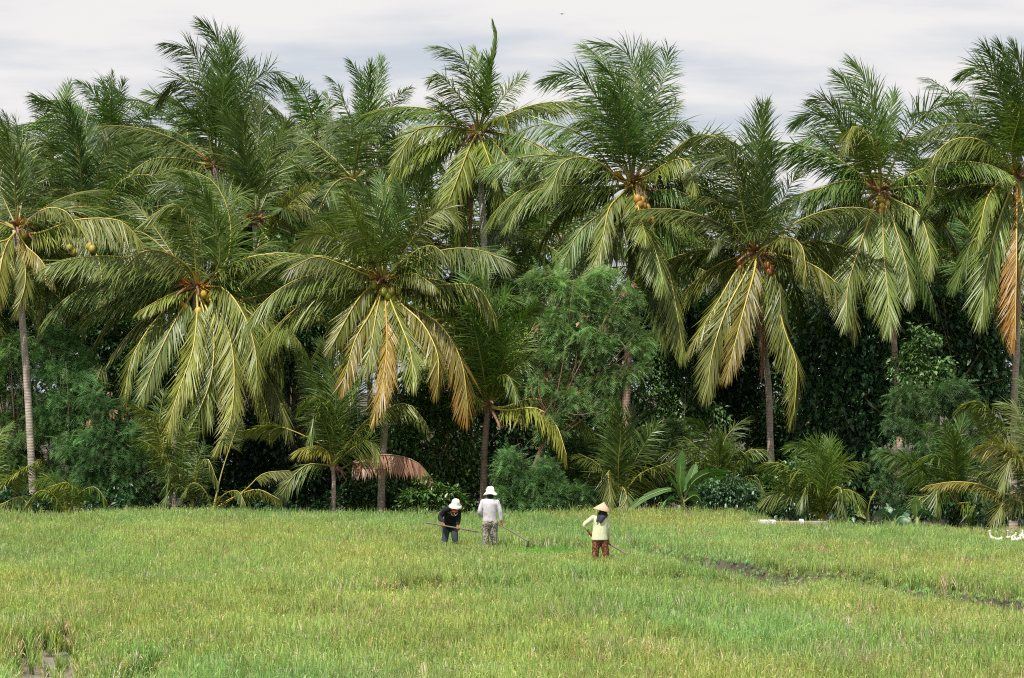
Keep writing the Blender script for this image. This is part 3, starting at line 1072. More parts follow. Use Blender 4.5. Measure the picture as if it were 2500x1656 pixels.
palm('coconut palm with stiff upright fronds and a red brown spathe, behind the leftmost fruiting palm', (625, 540), 88,
     [(622, 700), (615, 900), (612, 1240)],
     [([(603, 446), (576, 345), (553, 278)], 1.5, 0.12, ST), ([(625, 469), (629, 357), (640, 250)], -1.0, 0.12, ST), ([(643, 446), (661, 380), (706, 300)], 1.0, 0.2, ST),
      ([(590, 470), (555, 390), (515, 375)], 0.8, 0.35), ([(660, 560), (714, 491), (765, 455)], 1.4, 0.75, ST2), ([(680, 520), (740, 500), (800, 560)], 1.0, 0.5),
      ([(610, 450), (600, 350), (590, 270)], 2.4, 0.1, ST), ([(560, 530), (500, 520), (440, 560)], 0.9, 0.5), ([(660, 590), (720, 620), (760, 700)], 1.3, 0.5),
      ([(655, 470), (690, 400), (735, 370)], -1, 0.2, ST2)], 14,
     auto=dict(n=7, az=(0.2, 3.0), el=(35, -30), age=(0.2, 0.5)), heart=dict(flowers=1, spathes=6, heartcol=(0.35, 0.14, 0.08)))

palm('large fruiting palm at left with yellow nuts, orange flowers and wide drooping fronds', (480, 703), 81.5,
     [(474, 780), (462, 860), (445, 960), (424, 1104), (418, 1250)],
     [([(400, 698), (300, 722), (195, 782)], 0.9, 0.55), ([(420, 718), (340, 760)], 1.6, 0.8, dict(wl=2.2, lmax=0.65, tatter=0.3)),
      ([(395, 765), (325, 870), (303, 985)], 1.8, 0.6), ([(430, 780), (380, 880), (352, 960)], 2.2, 0.62),
      ([(482, 760), (470, 860), (435, 960), (405, 1070)], 3.2, 0.75), ([(520, 800), (515, 920), (482, 1010), (445, 1080)], 2.6, 0.7),
      ([(515, 735), (555, 800), (572, 910), (562, 1030), (535, 1085)], 2.8, 0.78), ([(545, 705), (595, 770), (622, 850), (628, 930)], 2.2, 0.7),
      ([(590, 750), (655, 820), (690, 915)], 1.4, 0.6), ([(598, 745), (665, 780), (730, 835), (738, 900)], 0.8, 0.55),
      ([(560, 800), (625, 920), (662, 1050)], 1.8, 0.8), ([(570, 780), (660, 930), (704, 1040)], 1.0, 0.7),
      ([(535, 665), (612, 628), (690, 627), (735, 685)], 0.8, 0.6), ([(560, 735), (670, 716), (735, 720), (785, 760)], 0.4, 0.72),
      ([(533, 650), (528, 560), (490, 465), (450, 425)], 1.6, 0.25, ST), ([(552, 640), (560, 530), (515, 440), (420, 410)], -0.8, 0.4, ST2),
      ([(462, 655), (395, 614), (335, 622), (280, 690)], 1.6, 0.7), ([(485, 600), (478, 520), (440, 455), (385, 450)], 1.0, 0.3, ST2),
      ([(470, 580), (430, 500), (360, 535)], 1.4, 0.6), ([(505, 600), (550, 500), (600, 470)], -1.2, 0.35, ST2),
      ([(430, 640), (350, 570), (285, 570)], -0.8, 0.45), 
      ([(440, 650), (380, 560), (330, 500)], -1.5, 0.4, ST2), ([(560, 670), (640, 600), (700, 590)], -1.5, 0.4),
      ([(420, 735), (330, 800), (265, 880)], 0.6, 0.5), ([(500, 780), (495, 900), (510, 1010)], 2.0, 0.65)], 15,
     tcol=(0.33, 0.28, 0.22), auto=dict(n=6, az=(0.3, 2.9), el=(55, -30), age=(0.4, 0.7)),
     sides=3,
     heart=dict(scale=1.05, flowers=6, spathes=8, heartcol=(0.26, 0.15, 0.1), fcol=(0.7, 0.27, 0.03),
                nuts=[(0.29, -0.22, -0.5), (-0.30, -0.62, -0.5), (0.12, -0.75, -0.55), (-0.42, -0.55, -0.35), (0.42, -0.35, -0.3), (-0.55, -0.5, -0.2)], nutcol=(0.62, 0.40, 0.04)))

palm('far coconut palm with dark upright fronds against the sky, left of the tallest spike', (900, 345), 102,
     [(900, 500), (905, 1200)],
     [([(885, 290), (880, 200), (855, 150)], 1.0, 0.15, ST), ([(916, 290), (920, 214), (930, 150)], -1.0, 0.15, ST), ([(849, 275), (827, 215), (806, 190)], 0.6, 0.2, ST2),
      ([(943, 290), (965, 245), (1000, 214)], 0.8, 0.3, ST2), ([(900, 260), (898, 200), (905, 160)], 2.0, 0.1, ST)], 16,
     auto=dict(n=10, el=(45, -40), age=(0.2, 0.5), L=4.4))

palm('coconut palm with arched fronds just below the far upright one, around a hidden heart', (862, 440), 94,
     [(862, 600), (865, 1200)],
     [([(867, 385), (862, 335), (836, 302), (805, 320)], 1.0, 0.3, ST2), ([(871, 375), (888, 312), (925, 300)], -0.8, 0.2, ST), ([(820, 400), (760, 350), (700, 375)], 1.0, 0.4),
      ([(900, 420), (930, 380), (960, 370)], 1.0, 0.3), ([(850, 380), (830, 320), (790, 280)], -1, 0.2, ST)], 17,
     auto=dict(n=14, el=(55, -45), age=(0.2, 0.6), L=4.5))

palm('fruiting palm left of the three workers, green nuts and orange tipped hanging fronds', (938, 690), 79,
     [(940, 780), (944, 900), (938, 1060), (932, 1160), (931, 1254)],
     [([(905, 700), (865, 745), (810, 845)], 2.0, 0.75), ([(893, 705), (826, 709), (759, 722), (694, 785)], 1.0, 0.75),
      ([(905, 765), (867, 832), (838, 940)], 2.6, 0.9, dict(tipburn=0.5)), ([(943, 770), (945, 850), (932, 950), (915, 1010)], 3.0, 1.12, dict(tipburn=0.5)),
      ([(974, 738), (1032, 792), (1068, 868), (1068, 945)], 2.2, 0.88, dict(tipburn=0.25)), ([(980, 735), (1070, 790), (1125, 880), (1142, 1000)], 1.4, 0.97, dict(tipburn=0.7)),
      ([(990, 705), (1090, 696), (1165, 703), (1212, 775)], 1.2, 0.7), ([(960, 680), (1010, 668), (1062, 700)], 1.8, 0.75),
      ([(933, 600), (916, 515), (878, 448)], 1.4, 0.2, ST), ([(942, 560), (930, 440)], -1.0, 0.15, ST), ([(890, 600), (845, 545), (785, 530)], 0.8, 0.4, ST2),
      ([(905, 650), (850, 600), (790, 570), (730, 590)], 1.5, 0.6), ([(890, 670), (830, 645), (770, 628), (705, 660)], 1.8, 0.6),
      ([(965, 655), (1023, 560), (1085, 512), (1118, 540)], 0.8, 0.55, ST2), ([(950, 600), (985, 500), (970, 450)], 1.2, 0.2, ST),
      ([(925, 600), (890, 510), (840, 470)], -1.0, 0.3, ST2), ([(980, 640), (1050, 600), (1100, 640)], 1.8, 0.5), ([(915, 610), (880, 560), (845, 480)], 2.0, 0.3, ST2),
      ([(920, 760), (905, 850), (890, 900)], 2.2, 0.8), ([(960, 750), (1000, 850), (1010, 930)], 2.6, 0.75), ([(900, 720), (820, 780), (760, 880)], 0.2, 0.6)], 18,
     tcol=(0.30, 0.26, 0.19), auto=dict(n=3, az=(0.3, 2.9), el=(38, -35), age=(0.4, 0.7)),
     sides=3,
     heart=dict(flowers=5, spathes=6, fcol=(0.6, 0.3, 0.04), heartcol=(0.3, 0.17, 0.08),
                nuts=[(-0.42, -0.18, -0.4), (-0.3, -0.1, -.5), (0.15, -0.42, -.55), (0.3, -0.5, -.5), (0.45, -0.28, -.4), (0.02, -0.3, -.6), (0.25, -0.28, -.6)], nutcol=(0.26, 0.27, 0.04)))

palm('tall coconut palm in the middle with one narrow spike standing high above its crown', (1168, 322), 87,
     [(1173, 430), (1180, 560), (1186, 690), (1190, 900), (1192, 1240)],
     [([(1162, 268), (1153, 200), (1121, 134), (1066, 112)], 1.4, 0.2, ST2), ([(1144, 268), (1104, 214), (1068, 180), (1052, 195)], 1.6, 0.6),
      ([(1121, 303), (1090, 268), (1052, 238)], 0.8, 0.25, ST2), ([(1130, 315), (1077, 308), (1014, 321), (968, 390)], 1.4, 0.5),
      ([(1121, 345), (1050, 384), (988, 437), (948, 500)], 0.8, 0.35), ([(1148, 357), (1130, 402), (1104, 469), (1082, 525)], 2.8, 0.55),
      ([(1112, 400), (1064, 480)], 1.2, 0.1), ([(1184, 365), (1202, 415), (1215, 446)], 2.6, 0.7, dict(lmax=0.75)),
      ([(1202, 345), (1242, 393), (1273, 437), (1293, 485)], 2.2, 0.5), ([(1220, 325), (1273, 340), (1327, 372), (1356, 420)], 1.4, 0.45),
      ([(1229, 360), (1282, 402), (1318, 455), (1333, 535)], 0.6, 0.25), ([(1188, 268), (1197, 179), (1211, 98), (1206, 62)], 0.4, 0.2, dict(stiff=1.0, spear=True, lmax=0.55, wl=1.2)),
      ([(1202, 277), (1233, 232), (1280, 186)], 1.0, 0.35, ST2), ([(1170, 250), (1172, 179), (1160, 125)], -1.4, 0.15, ST),
      ([(1200, 295), (1232, 285), (1245, 330)], 1.8, 0.5),  ([(1185, 250), (1195, 190), (1190, 140)], 1.6, 0.2, ST),
      ([(1145, 390), (1128, 500), (1126, 600)], -0.3, 0.5, dict(DEAD, lmax=0.5)), ([(1155, 400), (1150, 500), (1148, 630)], -0.5, 0.5, dict(DEAD, lmax=0.45)),
      ([(1200, 380), (1215, 450), (1240, 540)], 1.4, 0.3), ([(1130, 370), (1090, 440), (1070, 540)], -0.5, 0.3)], 19,
     tcol=(0.42, 0.38, 0.32), r0=0.16, r1=0.12, auto=dict(n=5, az=(0.5, 2.7), el=(35, -40), age=(0.3, 0.5)),
     sides=2,
     heart=dict(flowers=4, spathes=6, heartcol=(0.34, 0.16, 0.1), fcol=(0.6, 0.3, 0.05),
                nuts=[(0.25, -0.5, -.5), (0.38, -0.6, -.5), (0.5, -0.68, -.45), (0.62, -0.55, -.4), (0.3, -0.72, -.45), (0.78, -0.6, -.3)], nutcol=(0.24, 0.26, 0.06)))

palm('shorter palm behind the workers with tall dark fronds and tawny drooping ones to its right', (1193, 995), 79.5,
     [(1187, 1040), (1182, 1120), (1180, 1245)],
     [([(1193, 868), (1188, 779), (1168, 728)], 1.2, 0.12, ST), ([(1215, 868), (1205, 770), (1165, 712)], -0.8, 0.15, ST), ([(1166, 860), (1139, 788), (1108, 720)], 0.8, 0.2, ST),
      ([(1160, 900), (1120, 830), (1095, 765)], 1.2, 0.4, ST2), ([(1229, 930), (1270, 890), (1322, 866)], 1.0, 0.35, ST2), ([(1233, 995), (1296, 975), (1371, 993), (1445, 1050)], 0.8, 0.7),
      ([(1237, 1003), (1309, 998), (1356, 1037), (1382, 1110)], 1.8, 1.0), ([(1245, 900), (1285, 823), (1335, 780)], -0.6, 0.4, ST2),
      ([(1170, 985), (1148, 966), (1118, 1000)], 1.2, 0.5), ([(1210, 930), (1240, 918), (1262, 970)], 1.6, 0.4), ([(1200, 860), (1215, 780), (1235, 715)], 1.0, 0.2, ST),
      ([(1175, 880), (1160, 810), (1145, 750)], 2.0, 0.25, ST2), ([(1230, 880), (1260, 800), (1300, 750)], 1.2, 0.3, ST2), ([(1150, 960), (1105, 920), (1070, 940)], 0.5, 0.4),
      ([(1190, 760), (1180, 705), (1190, 650)], 0.4, 0.15, ST)], 20,
     tcol=(0.2, 0.15, 0.11), r0=0.15, auto=dict(n=6, az=(0.3, 2.9), el=(75, 10), age=(0.2, 0.4), L=4.0), heart=dict(flowers=0, spathes=5, heartcol=(0.22, 0.13, 0.07)))

palm('biggest crown right of centre with a hanging cluster of orange coconuts', (1543, 452), 84,
     [(1543, 560), (1541, 650), (1537, 780), (1532, 912), (1528, 1030), (1525, 1245)],
     [([(1537, 400), (1532, 312), (1514, 223), (1468, 158)], 1.6, 0.2, ST), ([(1550, 357), (1554, 223), (1532, 134), (1466, 106)], 0.6, 0.2, ST2),
      ([(1540, 330), (1500, 190), (1432, 112)], -1.0, 0.2, ST2), ([(1496, 312), (1447, 223), (1398, 182), (1338, 192)], 0.8, 0.3, ST2),
      ([(1480, 348), (1434, 295), (1395, 300)], 1.2, 0.35), ([(1496, 424), (1443, 345), (1358, 306), (1282, 315), (1260, 355)], 0.8, 0.35),
      ([(1510, 440), (1470, 402), (1416, 384), (1371, 402), (1346, 465)], 1.8, 0.72), ([(1461, 458), (1371, 455), (1291, 475), (1243, 540)], 1.0, 0.5),
      ([(1470, 475), (1380, 478), (1300, 505), (1228, 575)], -0.4, 0.4), ([(1514, 478), (1487, 510), (1474, 571), (1458, 635)], 2.8, 0.75),
      ([(1487, 530), (1425, 620), (1352, 710)], 1.0, 0.4), ([(1505, 560), (1465, 643), (1445, 700)], 1.8, 0.65), ([(1560, 515), (1577, 580)], 3.0, 0.85, dict(lmax=0.9)),
      ([(1575, 545), (1605, 630), (1620, 695)], 2.8, 0.75), ([(1588, 555), (1630, 656), (1652, 760), (1667, 860)], 2.2, 0.8), ([(1631, 515), (1707, 572), (1768, 643), (1797, 730)], 1.4, 0.62),
      ([(1592, 465), (1656, 468), (1722, 500)], 1.2, 0.4), ([(1580, 432), (1631, 398), (1674, 393), (1697, 460)], 1.8, 0.7), ([(1600, 400), (1669, 363), (1740, 335), (1795, 350)], 0.6, 0.6, ST2),
      ([(1577, 380), (1595, 268), (1617, 200), (1632, 130)], 0.8, 0.25, ST2), ([(1590, 370), (1640, 315), (1680, 305), (1704, 370)], 1.0, 0.4), ([(1555, 350), (1560, 200), (1585, 130)], -1.4, 0.15, ST),
      ([(1530, 360), (1505, 260), (1480, 200)], 2.4, 0.25, ST2),  ([(1510, 380), (1470, 300), (1440, 250)], -0.8, 0.25, ST2),
      ([(1570, 400), (1610, 330), (1650, 250)], -1.0, 0.3, ST2),  ([(1560, 600), (1600, 700), (1625, 830)], 0.6, 0.4),
      ([(1500, 500), (1420, 560), (1370, 650)], 1.6, 0.4), ([(1600, 520), (1670, 620), (1700, 720)], 0.6, 0.35), ([(1620, 500), (1690, 530), (1740, 600)], -0.4, 0.35)], 21,
     tcol=(0.30, 0.19, 0.15), r0=0.17, r1=0.14, auto=dict(n=3, az=(0.3, 2.9), el=(38, -35), age=(0.3, 0.5)),
     sides=3,
     heart=dict(scale=1.15, flowers=6, spathes=6, heartcol=(0.3, 0.17, 0.09), fcol=(0.55, 0.33, 0.04),
                nuts=[(0.12 + 0.13 * a_ + 0.06 * (b_ % 2), -0.55 - 0.17 * b_ - 0.05 * a_, -1.25 + 0.12 * a_) for b_ in range(6) for a_ in range(1 + min(3, b_ + 1))] + [(-0.18, -1.2, -.5)], nutcol=(0.36, 0.20, 0.04)))

palm('coconut palm with bright yellow ribs and orange fringed fronds, right of the biggest crown', (1848, 618), 82.5,
     [(1852, 700), (1860, 780), (1868, 868), (1877, 957), (1881, 1091), (1890, 1250)],
     [([(1845, 536), (1846, 402), (1864, 272)], 1.2, 0.15, ST), ([(1852, 500), (1858, 350), (1872, 258)], -0.8, 0.12, dict(stiff=0.85, lmax=0.7)),
      ([(1823, 558), (1800, 446), (1770, 385), (1710, 400)], 1.2, 0.3, ST2), ([(1820, 530), (1810, 424), (1775, 350), (1703, 330), (1640, 372)], 0.6, 0.5),
      ([(1800, 558), (1747, 491), (1688, 478)], 1.0, 0.35), ([(1877, 598), (1921, 580), (1957, 603), (1968, 675)], 2.2, 0.65), ([(1841, 667), (1819, 747), (1792, 850), (1778, 905)], 2.8, 0.85, dict(tipburn=0.25)),
      ([(1814, 680), (1770, 765), (1738, 868), (1728, 950)], 2.2, 0.75), ([(1800, 660), (1755, 735), (1685, 850)], 1.2, 0.6), ([(1886, 705), (1917, 814), (1944, 890), (1937, 1015)], 1.8, 0.8, dict(tipburn=0.12)),
      ([(1862, 720), (1866, 810), (1862, 900)], 0.6, 0.5, DEAD), ([(1900, 640), (1957, 658), (2044, 692)], 0.8, 0.4), ([(1885, 560), (1905, 500), (1945, 425)], 0.4, 0.35, ST2),
       ([(1858, 540), (1870, 440), (1885, 380)], 1.4, 0.2, ST), ([(1815, 600), (1770, 570), (1735, 620)], 1.0, 0.3),
      ([(1880, 650), (1905, 720), (1900, 800)], 1.0, 0.3), ([(1870, 580), (1900, 530), (1930, 540)], 1.6, 0.3), ([(1790, 600), (1740, 590), (1690, 650)], -0.8, 0.3)], 22,
     tcol=(0.30, 0.25, 0.21), r0=0.145, r1=0.12, auto=dict(n=3, az=(0.3, 2.9), el=(32, -40), age=(0.2, 0.4)),
     sides=3,
     heart=dict(flowers=5, spathes=8, heartcol=(0.3, 0.12, 0.07), fcol=(0.5, 0.16, 0.04),
                nuts=[(-0.6, -0.3, -.2), (-0.55, -0.5, -.25), (-0.62, -0.62, -.2), (0.3, -0.4, -.4), (0.42, -0.5, -.4), (0.35, -0.62, -.4), (0.5, -0.7, -.3)], nutcol=(0.38, 0.13, 0.03)))

palm('coconut palm near the right with a column of golden nuts, slender reddish trunk below', (2149, 470), 84,
     [(2156, 560), (2166, 680), (2176, 756), (2185, 868), (2194, 1002), (2196, 1060), (2202, 1250)],
     [([(2145, 402), (2136, 312), (2122, 223), (2088, 158)], 1.2, 0.2, ST), ([(2150, 380), (2171, 290), (2182, 230)], -0.8, 0.15, ST), ([(2127, 380), (2100, 268), (2050, 185)], 0.6, 0.2, ST2),
      ([(2113, 402), (2069, 312), (2020, 250), (1985, 242)], 1.0, 0.25, ST2), ([(2100, 393), (2046, 312), (1988, 279), (1942, 298)], 0.6, 0.25, ST2), ([(2091, 429), (2024, 357), (1980, 335), (1938, 365)], 0.4, 0.2, ST2),
      ([(2091, 433), (2002, 393), (1912, 384), (1875, 405)], -0.6, 0.25), ([(2149, 405), (2127, 340), (2085, 308), (2066, 350)], 2.4, 0.7), ([(2104, 446), (2046, 446), (1993, 473), (1968, 535)], 1.4, 0.45),
      ([(2095, 495), (2024, 536), (1953, 600)], 1.2, 0.45), ([(2122, 536), (2091, 625), (2070, 700), (2066, 775)], 2.8, 0.68), ([(2154, 530), (2158, 625), (2168, 720), (2172, 790)], 3.0, 0.68),
      ([(2180, 540), (2210, 640), (2224, 725)], 2.4, 0.55), ([(2180, 487), (2238, 518), (2265, 580), (2274, 660)], 2.0, 0.62), ([(2176, 415), (2216, 326), (2270, 272), (2332, 256), (2360, 300)], 0.6, 0.3),
      ([(2194, 446), (2247, 402), (2300, 390)], 0.8, 0.35), ([(2210, 555), (2262, 690), (2284, 750)], 1.0, 0.3), 
        ([(2110, 520), (2060, 600), (2020, 690)], 0.6, 0.3), ([(2190, 500), (2240, 600), (2250, 700)], -0.2, 0.25),
      ([(2130, 560), (2120, 650), (2125, 740)], 1.8, 0.4)], 23,
     tcol=(0.36, 0.26, 0.20), r0=0.15, r1=0.105, auto=dict(n=3, az=(0.3, 2.9), el=(32, -40), age=(0.2, 0.4)),
     sides=3,
     heart=dict(flowers=3, spathes=5, heartcol=(0.3, 0.13, 0.06), fcol=(0.55, 0.2, 0.04),
                nuts=[(-0.04, -0.28, -.5), (-0.02, -0.48, -.5), (-0.06, -0.66, -.5), (0.14, -0.56, -.45), (0.18, -0.4, -.4), (-0.35, -0.42, -.3)], nutcol=(0.42, 0.27, 0.05)))

palm('coconut palm on the right edge with one rust orange frond hanging along its trunk', (2483, 437), 83.5,
     [(2484, 560), (2484, 700), (2482, 832), (2477, 957), (2475, 1015), (2474, 1250)],
     [([(2484, 357), (2475, 223), (2445, 114)], 1.2, 0.15, ST), ([(2470, 335), (2440, 223), (2395, 167), (2348, 180)], 0.8, 0.2, ST2), ([(2462, 312), (2426, 250), (2365, 236)], -0.6, 0.2, ST2),
      ([(2462, 402), (2404, 315), (2314, 304), (2250, 325)], 0.4, 0.35), ([(2457, 402), (2404, 348), (2337, 339), (2283, 380), (2272, 455)], 1.6, 0.65), ([(2448, 448), (2359, 455), (2270, 491), (2248, 530)], 0.6, 0.35),
      ([(2457, 433), (2412, 482), (2388, 590)], 2.6, 0.68), ([(2457, 487), (2426, 580), (2404, 690), (2398, 770)], 2.6, 0.65), ([(2482, 520), (2481, 640), (2479, 740), (2478, 830)], 2.8, 1.75),
      ([(2500, 520), (2522, 640), (2540, 770)], 2.2, 0.8), ([(2510, 400), (2560, 340), (2620, 360)], 1.0, 0.4), ([(2490, 340), (2500, 230), (2480, 120)], 2.0, 0.2, ST), ([(2500, 340), (2530, 230), (2570, 160)], 0.5, 0.2, ST),
      ([(2520, 440), (2600, 450), (2680, 520)], 1.0, 0.5),  ([(2470, 360), (2490, 280), (2475, 250)], 2.8, 0.6), ([(2450, 420), (2380, 400), (2320, 440)], -0.6, 0.3),
      ([(2440, 500), (2380, 580), (2330, 690)], 0.6, 0.25), ([(2470, 560), (2450, 660), (2455, 800)], 1.4, 0.95), ([(2465, 300), (2440, 190), (2410, 120)], 1.8, 0.2, ST2)], 24,
     tcol=(0.36, 0.29, 0.23), r0=0.15, r1=0.12, auto=dict(n=3, az=(0.3, 2.9), el=(32, -40), age=(0.2, 0.4)),
     sides=3,
     heart=dict(flowers=4, spathes=5, heartcol=(0.35, 0.2, 0.08), fcol=(0.55, 0.28, 0.04), nuts=[(-0.12, -0.6, -.4), (-0.04, -0.75, -.4), (-0.25, -0.68, -.3)], nutcol=(0.5, 0.3, 0.04)))

# palms of the rows behind, between and below the big crowns
BACK = [
    ('far palm with spiky dark fronds on the skyline near the left edge', (268, 345), 103, 18, [([(262, 270), (250, 200)], 1.0, 0.1, ST), ([(272, 270), (276, 180)], -1.0, 0.1, ST), ([(282, 270), (300, 200)], 0.8, 0.15, ST), ([(300, 280), (340, 255), (368, 290)], 0.8, 0.3), ([(255, 280), (225, 225), (195, 200)], 0.8, 0.2, ST2)], 4.3),
    ('far palm with pale fronds on the skyline above the left edge palm', (118, 395), 100, 18, [([(115, 320), (100, 250), (85, 232)], 1.0, 0.35, ST2), ([(135, 320), (160, 250), (168, 210)], -0.8, 0.3, ST)], 4.3),
    ('low far palm filling the dip between the left skyline palms', (395, 440), 104, 20, [], 4.6),
    ('far palm with thin tips on the skyline just right of the tall left palm', (775, 345), 105, 18, [([(775, 290), (772, 240), (768, 225)], 1, 0.15, ST), ([(790, 300), (800, 250), (795, 228)], -1, 0.15, ST), ([(750, 300), (725, 255), (700, 240)], 0.8, 0.3, ST2)], 4.0),
    ('dim palm with a brown heart under the middle palm, right of its grey trunk', (1235, 590), 93, 20, [([(1215, 640), (1205, 700), (1218, 760)], 1.5, 0.7), ([(1260, 600), (1300, 600), (1340, 660)], 1.2, 0.5), ([(1270, 560), (1290, 500)], 1.0, 0.4, ST2)], 4.4),
    ('dark bushy palm on the skyline beside the right edge palm', (2400, 345), 97, 20, [([(2385, 290), (2365, 240), (2340, 225)], 1.0, 0.2, ST2)], 4.2),
    ('grey green palm behind the fruiting palm left of the workers', (1040, 600), 90, 20, [([(1060, 560), (1090, 520), (1120, 560)], 1, 0.6)], 4.4),
    ('mid distance palm seen between the spike palm and the biggest crown', (1375, 600), 96, 22, [], 4.8),
    ('dim palm filling the gap right of the biggest crown', (1700, 560), 97, 18, [], 4.2),
    ('shadowed palm below and left of the right edge palm', (2340, 610), 94, 22, [], 4.8),
    ('dim palm with small green nuts behind the short dark palm', (1105, 780), 86, 18, [([(1120, 830), (1130, 880), (1135, 900)], 1.5, 0.9, dict(stiff=0.5))], 4.0),
    ('crowded palm between the two big fruiting palms on the left', (715, 650), 90, 22, [], 4.6),
    ('shaded palm behind the left side of the leftmost fruiting palm', (330, 640), 92, 22, [([(300, 600), (240, 600), (190, 660)], 1.0, 0.7)], 4.6),
    ('deeply shaded palm between the yellow ribbed palm and the golden nut palm', (1985, 700), 91, 20, [], 4.6),
    ('far palm at the left frame edge behind the speckled trunk', (10, 380), 99, 18, [([(20, 320), (10, 275)], 1, 0.3, ST)], 4.5),
    ('low palm with greyish fronds beside the pale thin trunk', (290, 860), 88, 16, [([(260, 830), (240, 870), (235, 930)], 1.2, 0.5)], 3.6),
    ('half hidden palm between the left fruiting palm and the dark hollow', (600, 760), 86, 18, [], 4.2),
    ('high far palm seen through fronds beside the tall left palm', (455, 330), 106, 14, [], 4.0),
    ('dim palm right of the spike palm on the skyline', (1300, 400), 104, 12, [([(1262, 350), (1250, 300), (1256, 270)], 0.5, 0.3, ST)], 3.8),
    ('dark palm between the golden nut palm and the right edge palm', (2290, 470), 96, 20, [], 4.6),
    ('second left edge palm, only its right hand fronds in the picture', (-70, 700), 84, 18, [([(-20, 650), (20, 640), (50, 700)], 1, 0.8)], 4.4),
    ('shaded palm low behind the feathery tree', (1290, 760), 90, 16, [], 4.0),
    ('high palm behind the two leftmost crowns, thick with mid green fronds', (300, 500), 97, 22, [], 4.6),
    ('dim palm behind the trunk of the yellow ribbed palm', (1770, 700), 92, 18, [], 4.2),
    ('dim palm behind the trunk of the golden nut palm', (2130, 660), 93, 18, [], 4.4),
    ('shaded palm behind the trunk of the biggest palm', (1600, 660), 92, 18, [], 4.2),
    ('shaded palm low behind the glossy trees at right', (2420, 700), 90, 18, [], 4.2),
    ('palm filling the row between the tall left palm and the arched one', (700, 460), 98, 22, [], 4.6),
]
for k_, (lab, c_, Y_, n_, fr_, L_) in enumerate(BACK):
    el_ = (74, -60) if c_[1] > 450 else (58, -60)
    palm(lab, c_, Y_, [(c_[0] + 4, c_[1] + 200), (c_[0] - 6, 1225)], fr_, 40 + k_, tcol=(0.24, 0.2, 0.17), r0=0.14, r1=0.11,
         auto=dict(n=n_, el=el_, age=(0.15, 0.62), L=L_, density=0.72, azoff=k_ * 0.7, wl=1.3),
         heart=dict(flowers=1, spathes=2, heartcol=(0.12, 0.08, 0.05), fcol=(0.3, 0.18, 0.05), nuts=[(-0.1, -0.3, -.5), (0.15, -0.4, -.5)] if k_ % 3 == 1 else [], nutcol=(0.25, 0.26, 0.05)))

# young palms along the field's far edge
YG = 'young palms along the far edge of the field'
YK = dict(group=YG, r0=0.09, r1=0.075, name='young_palm', cat='young palm')
palm('young palm with short pinkish trunk and one brown dead frond reaching right', (813, 1140), 78, [(815, 1180), (814, 1252)],
     [([(815, 1046), (804, 912), (790, 845)], 0.8, 0.2, ST), ([(790, 1095), (759, 1073), (679, 1042), (603, 1050)], 0.8, 0.7, dict(bare=0.62, lmax=0.65)),
      ([(808, 1029), (790, 988), (759, 968), (733, 995)], 1.2, 0.6), ([(799, 1104), (768, 1090), (727, 1098)], 1.4, 0.95, dict(bare=0.35, lmax=0.75)),
      ([(786, 1136), (750, 1136), (710, 1171), (686, 1215)], 0.8, 0.4), ([(835, 1046), (870, 966), (897, 905)], -0.6, 0.4, ST2),
      ([(840, 1100), (889, 1033), (956, 993), (1001, 990), (1041, 1035)], 0.6, 0.65, dict(bare=0.25)), ([(830, 1122), (871, 1087), (907, 1078), (926, 1112)], 1.4, 0.65),
      ([(827, 1149), (880, 1122), (947, 1111), (1014, 1127), (1052, 1166)], 1.0, 0.5, dict(dead=True, stiff=0.35, lmax=0.78, bare=0.2, density=1.7, wl=1.3, tatter=0.02)),
      ([(818, 1040), (822, 940), (835, 880)], 1.0, 0.15, ST), ([(805, 1040), (780, 960), (750, 900)], -0.8, 0.2, ST2), ([(825, 1040), (845, 960), (850, 890)], -1.0, 0.15, ST), ([(800, 1060), (770, 1010), (760, 1070)], 1.4, 0.3),
      ([(800, 1000), (770, 920), (745, 860)], 0.5, 0.2, ST)], 70, lmax=0.85, tcol=(0.45, 0.34, 0.28), heart=dict(scale=0.6, flowers=0, spathes=3, heartcol=(0.3, 0.2, 0.1)), **YK)
palm('ragged young palm crowding the foot of the leftmost fruiting palm', (425, 1190), 78.5, [(426, 1255)],
     [([(397, 1096), (375, 1029), (328, 988)], 0.8, 0.65, dict(bare=0.3)), ([(405, 1110), (390, 1030), (400, 960)], -0.6, 0.4, ST2), ([(440, 1160), (452, 1080), (470, 1000)], 0.8, 0.35, ST2),
      ([(410, 1140), (370, 1090), (330, 1070)], 1.0, 0.45), ([(400, 1150), (385, 1080), (345, 1030)], -0.5, 0.35)], 71, lmax=0.6, heart=None, **YK)
palm('low young palm with pale drooping fronds right of the ragged one', (470, 1235), 77.5, None,
     [([(455, 1185), (433, 1158), (398, 1195)], 0.8, 0.5, dict(lmax=0.6)), ([(482, 1160), (505, 1120), (531, 1180)], 1.0, 0.55, dict(lmax=0.6)), ([(475, 1170), (480, 1110), (455, 1070)], 0.5, 0.4, dict(lmax=0.6)),
      ([(460, 1180), (420, 1130), (410, 1190)], 1.0, 0.4, dict(lmax=.6)), ([(470, 1190), (478, 1140), (500, 1090)], -0.5, 0.3, ST2), ([(455, 1200), (425, 1185), (400, 1230)], 1.0, 0.5)], 72, lmax=0.55, **YK)
